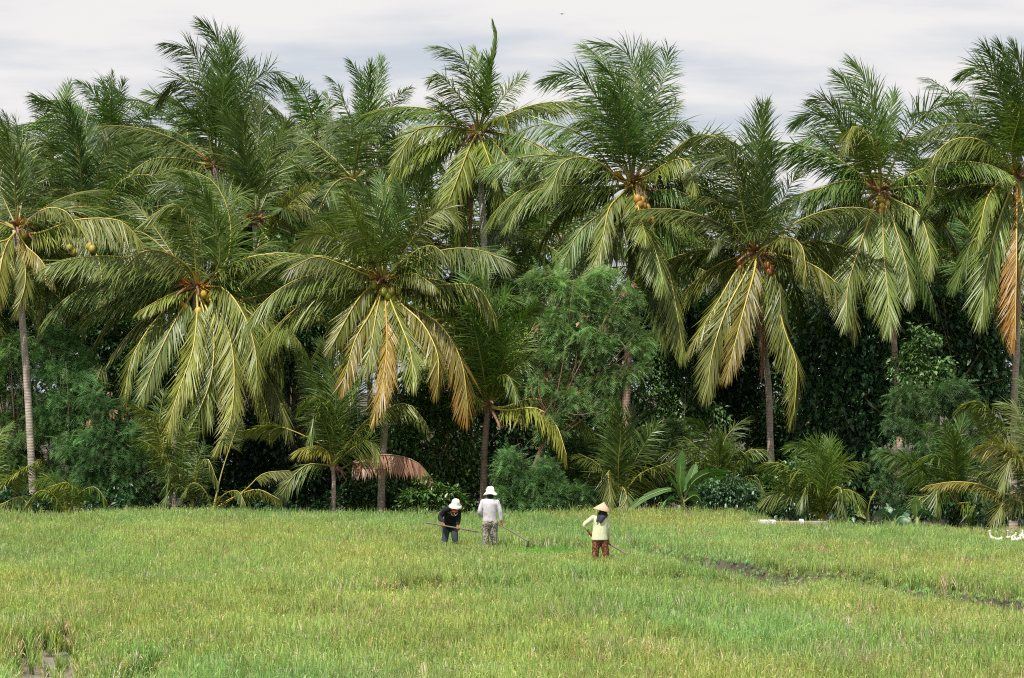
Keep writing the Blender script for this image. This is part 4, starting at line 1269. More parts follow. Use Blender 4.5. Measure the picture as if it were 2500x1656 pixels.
palm('sprawling young palm with two long low yellow ribs in front of the dark hollow', (520, 1250), 77, None,
     [([(598, 1198), (643, 1158), (707, 1150)], 0.5, 0.75, dict(bare=0.6, lmax=0.5)), ([(558, 1222), (625, 1196), (682, 1220)], 1.0, 0.8, dict(bare=0.35, lmax=0.45)), ([(540, 1160), (562, 1090), (582, 1035)], -0.5, 0.5, dict(bare=0.72, lmax=0.5)),
      ([(500, 1200), (470, 1180), (440, 1220)], 0.5, 0.5), ([(545, 1210), (580, 1200), (600, 1235)], 1.2, 0.4)], 73, lmax=0.5, **YK)
palm('young palm with narrow upright fronds behind the conical hat worker', (1510, 1225), 78.5, None,
     [([(1505, 1170), (1501, 1091), (1494, 1022)], 0.6, 0.3, ST), ([(1523, 1091), (1543, 1003)], -0.5, 0.2, ST), ([(1550, 1127), (1602, 1040)], 0.5, 0.3, ST2), ([(1487, 1195), (1461, 1136), (1412, 1108)], 1.0, 0.6, dict(bare=0.3)),
      ([(1480, 1091), (1436, 1045)], -0.5, 0.35, ST2), ([(1535, 1190), (1568, 1155), (1630, 1130)], 1.2, 0.75), ([(1510, 1130), (1515, 1060), (1508, 990)], 1.2, 0.25, ST), ([(1500, 1190), (1485, 1150), (1492, 1235)], 1.2, 0.5),
      ([(1518, 1190), (1530, 1215), (1512, 1250)], 1.4, 0.6)], 74, lmax=0.75, **YK)
palm('young palm between the banana plant and the thin leaning trunk', (1755, 1215), 78.5, None,
     [([(1743, 1091), (1720, 1051), (1692, 1026)], 0.6, 0.35, ST2), ([(1765, 1091), (1787, 1051), (1812, 1028)], -0.5, 0.3, ST2), ([(1787, 1158), (1823, 1104), (1866, 1098)], 0.8, 0.5), ([(1734, 1136), (1689, 1082), (1668, 1066)], -0.6, 0.35),
      ([(1796, 1180), (1841, 1162), (1866, 1205)], 0.8, 0.35), ([(1725, 1176), (1680, 1113), (1625, 1106)], 0.8, 0.45), ([(1755, 1120), (1752, 1060)], 1.2, 0.25, ST), ([(1775, 1150), (1800, 1100), (1840, 1130)], 1.0, 0.3), ([(1740, 1160), (1700, 1130), (1680, 1180)], 1.0, 0.4)], 75, lmax=0.8, **YK)
palm('young fan of palm fronds rising right at the field edge above the white slab', (2010, 1268), 73, None,
     [([(2002, 1136), (1979, 1091), (1932, 1088)], 0.6, 0.4, ST2), ([(2015, 1158), (2026, 1078)], -0.5, 0.25, ST), ([(2029, 1180), (2055, 1136), (2094, 1128)], 0.6, 0.4, ST2), ([(1970, 1203), (1912, 1136), (1860, 1132)], 0.6, 0.55, dict(bare=0.35)),
      ([(1984, 1190), (1957, 1149), (1940, 1160)], 1.0, 0.55), ([(2029, 1225), (2064, 1196), (2100, 1212)], 1.0, 0.5), ([(1957, 1234), (1912, 1203), (1868, 1220)], 0.4, 0.45, dict(bare=0.5)), ([(2005, 1150), (1995, 1080)], 0.8, 0.3, ST),
      ([(2020, 1170), (2040, 1100)], 0.8, 0.3, ST), ([(1995, 1170), (1965, 1100)], -0.5, 0.3, ST2), ([(2000, 1200), (1975, 1180), (1955, 1230)], 1, 0.4), ([(2025, 1210), (2050, 1190), (2060, 1240)], 1, 0.4)], 76, lmax=0.75, **YK)
palm('shaded young palm left of the right edge one, spreading in front of feathery bushes', (2330, 1235), 74.5, None,
     [([(2323, 1113), (2305, 1046), (2266, 1038)], 0.6, 0.3, ST2), ([(2337, 1091), (2352, 1024)], -0.4, 0.2, ST), ([(2314, 1180), (2287, 1113), (2243, 1122)], 0.8, 0.45), ([(2270, 1171), (2216, 1127), (2168, 1105)], 0.6, 0.35, dict(bare=0.4)),
      ([(2359, 1158), (2374, 1076)], 0.5, 0.25, ST2), ([(2330, 1130), (2325, 1060)], 1.0, 0.2, ST), ([(2350, 1190), (2390, 1170), (2400, 1230)], 0.8, 0.3), ([(2300, 1215), (2250, 1215), (2235, 1250)], 1.0, 0.5),
      ([(2310, 1200), (2290, 1190), (2285, 1250)], 1.2, 0.45), ([(2345, 1230), (2380, 1230), (2370, 1262)], 1.0, 0.5)], 77, lmax=0.75, **YK)
palm('young palm at the right edge with a long yellow rib stretching left', (2530, 1225), 73.5, None,
     [([(2490, 1120), (2448, 1060), (2395, 984), (2346, 990)], 0.6, 0.55, dict(bare=0.5, lmax=0.8)), ([(2500, 1160), (2444, 1094), (2393, 1092)], 1.0, 0.9, dict(bare=0.45)), ([(2448, 1205), (2386, 1183), (2323, 1178), (2259, 1188)], 1.0, 0.9, dict(bare=0.3, lmax=0.5)),
      ([(2515, 1120), (2485, 1010), (2455, 985)], -0.4, 0.4, ST2), ([(2488, 1200), (2439, 1158), (2388, 1142)], 0.8, 0.45), ([(2530, 1100), (2525, 1000), (2500, 930)], 0.4, 0.3, ST2), ([(2570, 1130), (2610, 1050)], 0.4, 0.3, ST2),
      ([(2500, 1230), (2460, 1220), (2430, 1262)], 1.2, 0.6), ([(2510, 1160), (2470, 1120), (2450, 1180)], 1.4, 0.4)], 78, lmax=0.85, **YK)
palm('young palm at the left edge, one pale frond crossing the speckled trunk', (-25, 1245), 78, None,
     [([(0, 1194), (36, 1160), (96, 1122)], 1.5, 0.65, dict(bare=0.4)), ([(-20, 1150), (-10, 1080), (20, 1040)], 0.4, 0.4, ST2), ([(10, 1230), (50, 1215), (80, 1250)], 1.0, 0.5), ([(-40, 1150), (-70, 1080)], 0.5, 0.4)], 79, lmax=0.6, **YK)
palm('low palm shoot spreading flat beside the foot of the speckled trunk', (165, 1262), 76.5, None,
     [([(130, 1210), (95, 1200), (60, 1240)], 0.8, 0.45), ([(150, 1205), (120, 1170), (80, 1180)], 0.5, 0.4), ([(180, 1215), (165, 1180), (120, 1190)], 1.0, 0.75, dict(bare=0.3)), ([(190, 1210), (230, 1190), (260, 1225)], 0.8, 0.3)], 80, lmax=0.55, **YK)


# ------------------------------------------------------------------ banana plants
def banana_leaf(root, P, w, seed, col):
    r = np.random.RandomState(seed)
    C, L = catmull(P, 22)
    T = nrm(np.gradient(C, axis=0))
    h = C[-1] - C[0]
    h[2] = 0
    h = nrm(h + np.array([0, -0.02, 0]))
    up = np.array([0, 0, 1.0])
    N = -(T @ up)[:, None] * h + (T @ h)[:, None] * up
    N = nrm(N - T * np.sum(N * T, 1)[:, None])
    B = np.cross(T, N)
    tw = r.uniform(0.5, 1.1) * r.choice([-1, 1])
    N, B = N * math.cos(tw) + B * math.sin(tw), B * math.cos(tw) - N * math.sin(tw)
    s = np.linspace(0, 1, 22)
    wp = w * np.interp(s, [0, 0.16, 0.28, 0.5, 0.8, 0.93, 1], [0.02, 0.04, 0.7, 1.0, 0.85, 0.5, 0.03])
    VV, CC, Q = [], [], []
    n = 0
    # the blade is torn into strips between its veins
    for side in (-1, 1):
        k0 = 0
        while k0 < 21:
            k1 = min(21, k0 + r.randint(2, 6))
            dr = r.uniform(-0.15, 0.45)
            for k in range(k0, k1):
                cc = np.array(col) * r.uniform(0.85, 1.15)
                for kk in (k, k + 1):
                    a = C[kk]
                    e = C[kk] + side * B[kk] * wp[kk] * 0.55 + N[kk] * wp[kk] * 0.12 - T[kk] * 0
                    f = C[kk] + side * B[kk] * wp[kk] + N[kk] * 0.02 - up * wp[kk] * dr + T[kk] * 0.1 * w * (0.3 if kk == k1 else -0.1)
                    VV += [a, e, f]
                    CC += [cc * 1.15, cc, cc]
                Q += [(n, n + 1, n + 4, n + 3), (n + 1, n + 2, n + 5, n + 4)]
                n += 6
            k0 = k1
    lf = mk('leaf', np.array(VV), [np.array(Q)], M_BANANA, root, col=np.array(CC))
    Vr, pr = tube(C + N * 0.008, np.interp(s, [0, 0.3, 1], [0.03, 0.018, 0.005]), 5, cap=False)
    mk('midrib', Vr, pr, M_RIB, lf, col=np.broadcast_to(np.array([0.3, 0.34, 0.12]), (len(Vr), 3)))


def banana(label, u, v, Y, leaves, seed, stem=True):
    x0 = (u - UH) / F * Y
    z0 = float(ground_z(x0, Y)) - 0.03
    root = empty('banana_plant', (x0, Y, z0))
    tag(root, label, 'banana plant', 'banana plants at the far edge of the field')
    o = np.array([x0, Y, z0])
    c = np.array(at(u, v, Y)) - o
    Vs, ps = tube(np.array([[0, 0, 0], c * 0.5, c]), [0.1, 0.085, 0.05], 8)
    mk('stem', Vs, ps, M_RIB, root, col=np.broadcast_to(np.array([0.2, 0.2, 0.08]), (len(Vs), 3)))
    for k, (px, dep, w, col) in enumerate(leaves):
        P = [c * 0.85]
        for q_, (uu, vv) in enumerate(px):
            P.append(np.array(at(uu, vv, Y - dep * (q_ + 1) / len(px))) - o)
        banana_leaf(root, np.array(P), w, seed * 10 + k, col)


G1, G2, G3 = (0.075, 0.17, 0.04), (0.05, 0.14, 0.065), (0.28, 0.27, 0.04)
banana('banana plant with long flat arching leaves beside the pale rounded bush', 1668, 1215, 76.4,
       [([(1640, 1195), (1575, 1215), (1530, 1250)], 1.0, 0.12, G1), ([(1660, 1180), (1664, 1100)], 0.5, 0.19, G1), ([(1650, 1190), (1620, 1140)], 0.8, 0.2, G1), ([(1690, 1180), (1730, 1155), (1785, 1152)], 0.6, 0.15, G1),
        ([(1700, 1200), (1750, 1170), (1775, 1165)], -0.5, 0.17, G1), ([(1700, 1210), (1720, 1250)], 1.0, 0.17, G1), ([(1630, 1220), (1610, 1255)], 1.0, 0.19, G2), ([(1680, 1190), (1700, 1130)], -0.4, 0.16, G1)], 1)
banana('banana plant with one yellowing leaf beside the young fan of palm fronds', 2118, 1250, 72.5,
       [([(2125, 1225), (2142, 1195)], 0.3, 0.17, G3), ([(2110, 1235), (2095, 1220), (2080, 1190)], 0.4, 0.19, (0.13, 0.2, 0.04)), ([(2100, 1235), (2095, 1250), (2112, 1268)], 0.6, 0.18, (0.16, 0.22, 0.05))], 2)
banana('low blue green banana shoots spreading flat at the field edge', 2180, 1272, 72.5,
       [([(2160, 1255), (2130, 1258)], 0.3, 0.15, G2), ([(2190, 1255), (2205, 1245)], 0.3, 0.16, G2), ([(2200, 1262), (2225, 1272)], 0.4, 0.16, G2), ([(2165, 1262), (2170, 1246), (2158, 1240)], -0.3, 0.14, G2)], 3)
banana('small banana plant with a pale upright leaf left of the shaded young palm', 2240, 1262, 72.8,
       [([(2238, 1240), (2232, 1215)], 0.2, 0.16, (0.12, 0.22, 0.05)), ([(2255, 1250), (2275, 1262)], 0.3, 0.14, G2), ([(2250, 1240), (2258, 1225)], -0.2, 0.13, G1)], 4)


# ------------------------------------------------------------------ broadleaf and feathery trees
def leaf_cloud(r, blobs, Y, o, n, size, col, clumps=26, dspread=0.55, droop=0.5, style='broad', cl=0.34, var=0.22):
    """leaves gathered in clumps over ellipsoids; blobs: (u, v, radius px[, depth offset])"""
    PP = []
    wsum = sum(b[2] ** 2 for b in blobs)
    for b in blobs:
        c = np.array(at(b[0], b[1], Y + (b[3] if len(b) > 3 else 0))) - o
        R = b[2] / F * Y
        m = max(30, int(n * b[2] ** 2 / wsum))
        nc = max(6, int(clumps * (R ** 1.2)))
        d = nrm(r.normal(size=(nc, 3)))
        d[:, 1] = -np.abs(d[:, 1]) * 0.9 + 0.25 * r.uniform(size=nc)
        cc = c + d * (R * r.uniform(0.5, 1.08, nc))[:, None] * np.array([1, dspread, 1])
        k = r.randint(0, nc, m)
        off = r.normal(size=(m, 3)) * cl * np.array([1, 0.8, 0.62]) * min(1.0, R)
        PP.append((cc[k] + off, nrm(d[k] * 0.5 + nrm(off) * 0.9 + np.array([0, 0, 0.15])), r.uniform(1 - var * 1.4, 1 + var * 1.2, nc)[k]))
    P = np.vstack([p[0] for p in PP])
    D = np.vstack([p[1] for p in PP])
    K = np.concatenate([p[2] for p in PP])
    n = len(P)
    if style == 'broad':
        tmpl = np.array([[0, 0, 0], [0.42, 0.25, 0.05], [0.42, -0.25, 0.05], [1.0, 0, -0.10]])
        tt = np.array([[0, 3, 1], [0, 2, 3]])
    else:
        v, t = [], []
        L = 7
        for i_ in range(L):
            s = i_ / L
            for sd in (-1, 1):
                b0 = np.array([s, 0, -0.25 * s * s])
                ln = 0.34 * (1 - 0.55 * s)
                tip = b0 + np.array([0.16, sd * ln, -0.07])
                v += [b0 - [0.03, 0, 0], b0 + [0.035, 0, 0], tip]
                t.append((len(v) - 3, len(v) - 2, len(v) - 1))
        tmpl = np.array(v)
        tt = np.array(t)
    dirs = nrm(D * 0.8 + r.normal(size=(n, 3)) * 0.7 + np.array([0, 0, -droop]))
    side = nrm(np.cross(dirs, np.array([0, 0, 1.0]) + r.normal(size=(n, 3)) * 0.35))
    nor = np.cross(side, dirs)
    sz = size * r.uniform(0.5, 1.5, n)
    V = P[:, None] + sz[:, None, None] * (tmpl[None, :, 0:1] * dirs[:, None] + tmpl[None, :, 1:2] * side[:, None] + tmpl[None, :, 2:3] * nor[:, None])
    c = np.array(col)[None] * (K * r.uniform(1 - var, 1 + var, n))[:, None]
    c = c * (1 + r.uniform(-0.12, 0.12, (n, 3)))
    m = len(tmpl)
    T = (np.arange(n) * m)[:, None, None] + tt[None]
    return V.reshape(-1, 3), T.reshape(-1, 3), np.repeat(c, m, 0)


def tree(name, label, cat, blobs, Y, trunkpx, n, size, col, seed, style='broad', group=None, extra=None, bark=(0.16, 0.12, 0.09), r0=0.12, limbs=True, **kw):
    bu = trunkpx[0][0]
    x0 = (bu - UH) / F * Y
    z0 = float(ground_z(x0, Y)) - 0.05
    root = empty(name, (x0, Y, z0))
    tag(root, label, cat, group)
    o = np.array([x0, Y, z0])
    r = np.random.RandomState(seed)
    V_, T_, C_ = leaf_cloud(r, blobs, Y, o, n, size, col, style=style, **kw)
    if extra:
        ecol, en, esz = extra
        V2, T2, C2 = leaf_cloud(r, blobs, Y, o, en, esz, ecol, clumps=5, cl=0.12, style='broad', droop=1.6, dspread=kw.get('dspread', .55) * 1.05)
        T_ = np.vstack([T_, T2 + len(V_)])
        V_, C_ = np.vstack([V_, V2]), np.vstack([C_, C2])
    mk('crown', V_, [T_], M_BROAD if style == 'broad' else M_FEATH, root, col=C_)
    P = [np.zeros(3)]
    for (u, v) in trunkpx[1:]:
        P.append(np.array(at(u, v, Y)) - o)
    if len(P) == 1:
        P.append(P[0] + [0, 0, 1])
    Cc, L = catmull(np.array(P), 14)
    mb = MB().tube(Cc, np.linspace(r0, r0 * 0.45, 14), bark, 8)
    mb.build('trunk', M_WOOD, root)
    if limbs:
        mb = MB()
        for b in blobs:
            e = np.array(at(b[0], b[1], Y)) - o
            k = r.randint(6, 13)
            s_ = Cc[k]
            for q_ in range(3):
                ee = e + r.normal(size=3) * (b[2] / F * Y) * 0.6
                m_ = (s_ + ee) / 2 + r.normal(size=3) * 0.2
                cc, l = catmull(np.array([s_, m_, ee]), 8)
                mb.tube(cc, np.linspace(0.03, 0.006, 8) * (r0 / 0.12), np.array(bark) * r.uniform(0.6, 1.2), 5)
        mb.build('limbs', M_WOOD, root)
    return root


FE = (0.105, 0.19, 0.052)
FG = 'feathery leaved trees'
tree('feathery_tree', 'soft feathery tree standing alone in the middle with crooked slanting trunk', 'tree',
     [(1315, 700, 42), (1345, 680, 35), (1400, 725, 55), (1455, 690, 48), (1500, 735, 52), (1540, 715, 30), (1350, 800, 55), (1430, 800, 75), (1515, 800, 50), (1555, 835, 34), (1360, 865, 48), (1450, 890, 65), (1520, 900, 48), (1400, 950, 52), (1480, 970, 45), (1330, 930, 35), (1340, 1030, 40)],
     78.5, [(1290, 1250), (1300, 1160), (1345, 1050), (1385, 940), (1430, 850)], 15000, 0.25, (0.215, 0.35, 0.125), 201, style='feath', clumps=11, cl=0.24, var=0.3, extra=((0.30, 0.17, 0.11), 220, 0.16), r0=0.11, droop=0.35, bark=(0.2, 0.12, 0.08))
tree('feathery_tree', 'feathery tree at far left behind the speckled trunk', 'tree', [(40, 870, 60), (20, 960, 60), (60, 1040, 65), (20, 1130, 65), (90, 1150, 55), (110, 1220, 40)], 82, [(40, 1250), (40, 1100), (30, 950)], 7500, 0.27, FE, 202, style='feath', clumps=11, cl=0.24, var=0.3, group=FG)
tree('feathery_tree', 'tall feathery tree between the speckled trunk and the pale thin trunk', 'tree', [(140, 870, 60), (190, 900, 55), (130, 960, 65), (190, 1010, 65), (160, 1090, 70), (200, 1170, 60)], 81, [(170, 1250), (168, 1100), (160, 950)], 8500, 0.27, (0.115, 0.24, 0.075), 203, style='feath', clumps=11, cl=0.24, var=0.3, group=FG)
tree('feathery_tree', 'feathery tree hung with tan dry pods right of the pale thin trunk', 'tree', [(270, 1010, 60), (320, 1050, 60), (260, 1100, 65), (340, 1130, 60), (300, 1190, 60), (390, 1180, 40), (240, 1190, 45)], 79.8, [(300, 1250), (300, 1130), (290, 1020)], 9000, 0.27, (0.105, 0.22, 0.075), 204, style='feath', clumps=11, cl=0.24, var=0.3, group=FG, extra=((0.42, 0.25, 0.15), 130, 0.2))
tree('feathery_bush', 'windblown feathery bush right behind the grey shirted worker', 'bush', [(1260, 1150, 45), (1320, 1165, 45), (1300, 1210, 50), (1360, 1200, 40), (1250, 1210, 40), (1400, 1215, 35)], 77.8, [(1310, 1250), (1305, 1190)], 5500, 0.27, (0.15, 0.29, 0.10), 205, style='feath', clumps=11, cl=0.24, var=0.3, r0=0.05)
tree('feathery_bush', 'dim feathery bush between the feathery tree and the narrow young palm', 'bush', [(1400, 1120, 55), (1440, 1080, 50), (1380, 1170, 50), (1450, 1170, 50), (1420, 1220, 45), (1470, 1220, 40)], 79.8, [(1420, 1250), (1420, 1150)], 3200, 0.32, FE, 206, style='feath', clumps=11, cl=0.24, var=0.3, r0=0.05)
tree('feathery_bush', 'tall feathery bush below the glossy trees at right', 'bush', [(2230, 1000, 55), (2290, 980, 55), (2350, 1010, 50), (2260, 1070, 60), (2330, 1090, 55), (2210, 1130, 55), (2280, 1160, 55), (2180, 1190, 45), (2400, 1100, 50), (2420, 1190, 50), (2350, 1200, 50)], 78.5, [(2280, 1250), (2280, 1120)], 9500, 0.27, (0.095, 0.18, 0.065), 207, style='feath', clumps=11, cl=0.24, var=0.3, r0=0.07)
tree('feathery_bush', 'small feathery clump left of the fan of young fronds', 'bush', [(1725, 1130, 40), (1700, 1190, 45), (1780, 1130, 45), (1660, 1060, 40)], 81, [(1725, 1250), (1725, 1180)], 2400, 0.3, FE, 208, style='feath', clumps=11, cl=0.24, var=0.3, r0=0.05)
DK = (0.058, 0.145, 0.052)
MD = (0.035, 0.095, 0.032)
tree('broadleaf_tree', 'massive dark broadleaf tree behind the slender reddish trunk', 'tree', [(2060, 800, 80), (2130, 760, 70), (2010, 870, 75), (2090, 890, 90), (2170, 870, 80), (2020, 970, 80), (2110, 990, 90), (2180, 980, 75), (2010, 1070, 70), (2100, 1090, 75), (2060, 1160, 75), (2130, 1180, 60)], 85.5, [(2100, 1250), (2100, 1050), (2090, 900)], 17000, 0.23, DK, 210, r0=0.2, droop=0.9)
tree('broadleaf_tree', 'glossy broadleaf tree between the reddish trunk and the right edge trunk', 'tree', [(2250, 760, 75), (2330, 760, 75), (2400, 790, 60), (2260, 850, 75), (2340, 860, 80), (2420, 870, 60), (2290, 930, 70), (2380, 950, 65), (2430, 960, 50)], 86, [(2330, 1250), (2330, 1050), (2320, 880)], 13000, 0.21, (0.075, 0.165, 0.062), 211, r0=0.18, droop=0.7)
tree('broadleaf_tree', 'light green small leaved tree right of the biggest palm trunk', 'tree', [(1630, 880, 50), (1680, 900, 45), (1620, 960, 55), (1690, 970, 50), (1650, 1040, 55), (1720, 1030, 40), (1600, 1050, 45), (1590, 880, 35)], 84.5, [(1650, 1250), (1650, 1050)], 9000, 0.15, (0.10, 0.19, 0.06), 212)
tree('vine_covered_tree', 'vine draped tree between the hanging orange frond and the short dark palm', 'tree', [(1000, 960, 55), (1060, 970, 50), (980, 1040, 60), (1050, 1060, 60), (1110, 1050, 50), (980, 1120, 50), (1060, 1140, 60), (1120, 1130, 55), (1010, 1190, 55), (1090, 1200, 50), (1150, 1180, 50), (965, 1210, 35)], 80.8, [(1050, 1250), (1050, 1080)], 12000, 0.15, (0.085, 0.175, 0.042), 213, extra=((0.35, 0.28, 0.04), 60, 0.14))
tree('leafy_bush', 'bright leafy bush left of the crouching worker', 'bush', [(1040, 1200, 32), (1075, 1215, 30), (1010, 1225, 28), (1110, 1225, 26)], 77, [(1050, 1255), (1050, 1220)], 3200, 0.13, (0.09, 0.17, 0.04), 214, r0=0.03)
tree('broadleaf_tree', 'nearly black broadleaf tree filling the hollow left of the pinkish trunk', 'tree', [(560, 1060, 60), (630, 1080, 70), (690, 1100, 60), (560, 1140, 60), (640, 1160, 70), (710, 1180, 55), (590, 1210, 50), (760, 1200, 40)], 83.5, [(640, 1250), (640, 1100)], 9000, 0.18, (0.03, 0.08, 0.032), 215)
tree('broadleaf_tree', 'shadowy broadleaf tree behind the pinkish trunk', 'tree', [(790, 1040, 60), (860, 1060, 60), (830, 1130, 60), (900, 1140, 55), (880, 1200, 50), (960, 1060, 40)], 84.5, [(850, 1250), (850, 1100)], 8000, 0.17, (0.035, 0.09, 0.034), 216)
tree('vine_covered_tree', 'creeper covered tree showing between the two left fruiting palms', 'tree', [(700, 750, 50), (760, 740, 45), (720, 810, 55), (780, 820, 50), (750, 880, 55), (700, 900, 50), (690, 620, 40), (740, 640, 35)], 86.5, [(740, 1250), (740, 950)], 9000, 0.15, (0.07, 0.155, 0.048), 217)
tree('sparse_tree', 'thin leaved grey green tree on the skyline left of the spike palm', 'tree', [(930, 340, 42), (975, 370, 45), (930, 420, 50), (1000, 440, 45), (960, 500, 50), (1040, 480, 35), (905, 480, 35)], 99, [(960, 1240), (965, 700), (960, 500), (950, 380)], 5200, 0.13, (0.075, 0.105, 0.05), 218, clumps=9, cl=0.38, r0=0.14, dspread=0.8)
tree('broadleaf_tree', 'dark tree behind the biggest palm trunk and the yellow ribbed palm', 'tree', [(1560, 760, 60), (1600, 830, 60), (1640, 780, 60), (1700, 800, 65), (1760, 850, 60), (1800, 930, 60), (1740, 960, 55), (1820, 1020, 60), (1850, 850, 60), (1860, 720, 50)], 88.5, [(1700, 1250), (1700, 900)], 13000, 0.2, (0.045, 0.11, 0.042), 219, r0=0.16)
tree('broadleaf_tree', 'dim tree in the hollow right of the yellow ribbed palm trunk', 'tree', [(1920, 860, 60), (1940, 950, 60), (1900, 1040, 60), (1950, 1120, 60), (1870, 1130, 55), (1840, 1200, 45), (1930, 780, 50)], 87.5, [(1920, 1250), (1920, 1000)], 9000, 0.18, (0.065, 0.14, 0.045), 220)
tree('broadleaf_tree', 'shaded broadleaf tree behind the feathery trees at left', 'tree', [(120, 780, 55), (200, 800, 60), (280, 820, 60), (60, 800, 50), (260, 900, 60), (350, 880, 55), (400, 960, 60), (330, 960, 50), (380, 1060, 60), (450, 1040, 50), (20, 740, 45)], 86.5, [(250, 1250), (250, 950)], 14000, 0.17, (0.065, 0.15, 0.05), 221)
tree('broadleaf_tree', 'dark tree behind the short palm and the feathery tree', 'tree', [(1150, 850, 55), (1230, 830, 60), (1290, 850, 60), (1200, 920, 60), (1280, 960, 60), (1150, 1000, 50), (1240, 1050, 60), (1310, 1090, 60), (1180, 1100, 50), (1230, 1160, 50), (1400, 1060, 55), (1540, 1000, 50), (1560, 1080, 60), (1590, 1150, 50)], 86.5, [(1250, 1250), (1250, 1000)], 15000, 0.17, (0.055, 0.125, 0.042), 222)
tree('cassava_bush', 'pale rounded bush of small leaves beside the banana plant', 'bush', [(1740, 1205, 32), (1790, 1200, 32), (1760, 1230, 30), (1825, 1225, 26), (1715, 1230, 22)], 76.5, [(1770, 1255), (1770, 1225)], 3600, 0.11, (0.085, 0.175, 0.085), 223, r0=0.03)

tree('leafy_bush', 'lit green bush low between the yellow ribbed palm trunk and the young fan', 'bush', [(1920, 1150, 40), (1880, 1190, 42), (1950, 1200, 40), (1840, 1215, 35), (1900, 1235, 30)], 79, [(1900, 1255), (1900, 1210)], 3600, 0.15, (0.085, 0.18, 0.05), 230, r0=0.04)
tree('broadleaf_tree', 'slim light green tree directly right of the slender reddish trunk', 'tree', [(2230, 1040, 42), (2255, 960, 42), (2215, 900, 40), (2250, 840, 36), (2285, 900, 34)], 81.5, [(2240, 1255), (2240, 1080), (2240, 950)], 4200, 0.15, (0.10, 0.19, 0.055), 231, r0=0.05)
tree('leafy_bush', 'mid green bush at the foot of the biggest palm trunk', 'bush', [(1590, 1130, 42), (1560, 1180, 40), (1620, 1180, 40), (1530, 1120, 30), (1600, 1080, 34)], 80.5, [(1590, 1255), (1590, 1200)], 3600, 0.14, (0.095, 0.185, 0.055), 232, r0=0.04)
tree('leafy_bush', 'low green bush behind the brown dead frond', 'bush', [(880, 1190, 36), (920, 1205, 38), (965, 1170, 36), (850, 1220, 30), (1000, 1225, 30)], 80, [(920, 1255), (920, 1220)], 3200, 0.13, (0.085, 0.17, 0.05), 233, r0=0.04)

# the wood behind: one mass nobody could count
rs = np.random.RandomState(77)
blobs = []
for k in range(120):
    u = rs.uniform(-350, 2850)
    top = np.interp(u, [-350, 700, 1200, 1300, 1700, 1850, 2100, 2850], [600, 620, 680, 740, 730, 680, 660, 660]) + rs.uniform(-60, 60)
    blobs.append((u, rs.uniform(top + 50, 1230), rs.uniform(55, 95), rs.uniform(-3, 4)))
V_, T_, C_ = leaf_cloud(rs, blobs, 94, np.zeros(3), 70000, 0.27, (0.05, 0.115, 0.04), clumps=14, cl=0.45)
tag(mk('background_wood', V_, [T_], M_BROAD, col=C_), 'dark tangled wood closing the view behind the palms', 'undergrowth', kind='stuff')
# low growth at the foot of the trees
blobs = []
for k in range(90):
    u = rs.uniform(-300, 2800)
    blobs.append((u, rs.uniform(1205, 1250), rs.uniform(16, 32), rs.uniform(-2.0, 2.5)))
for k in range(90):
    blobs.append((rs.uniform(-300, 2800), rs.uniform(1190, 1245), rs.uniform(24, 42), rs.uniform(4, 9)))
for k in range(46):
    blobs.append((rs.uniform(1850, 2800), rs.uniform(1232, 1262), rs.uniform(12, 26), rs.uniform(-6.5, -3)))
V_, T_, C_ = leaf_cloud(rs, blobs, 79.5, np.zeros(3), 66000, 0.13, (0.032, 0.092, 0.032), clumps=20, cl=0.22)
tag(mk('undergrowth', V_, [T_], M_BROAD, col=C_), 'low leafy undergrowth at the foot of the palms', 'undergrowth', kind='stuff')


# ------------------------------------------------------------------ people
def remesh(o, vox, sm=4):
    m = o.modifiers.new('remesh', 'REMESH')
    m.mode = 'VOXEL'
    m.voxel_size = vox
    m.use_smooth_shade = True
    s = o.modifiers.new('smooth', 'SMOOTH')
    s.iterations = sm
    s.factor = 0.5
    return o


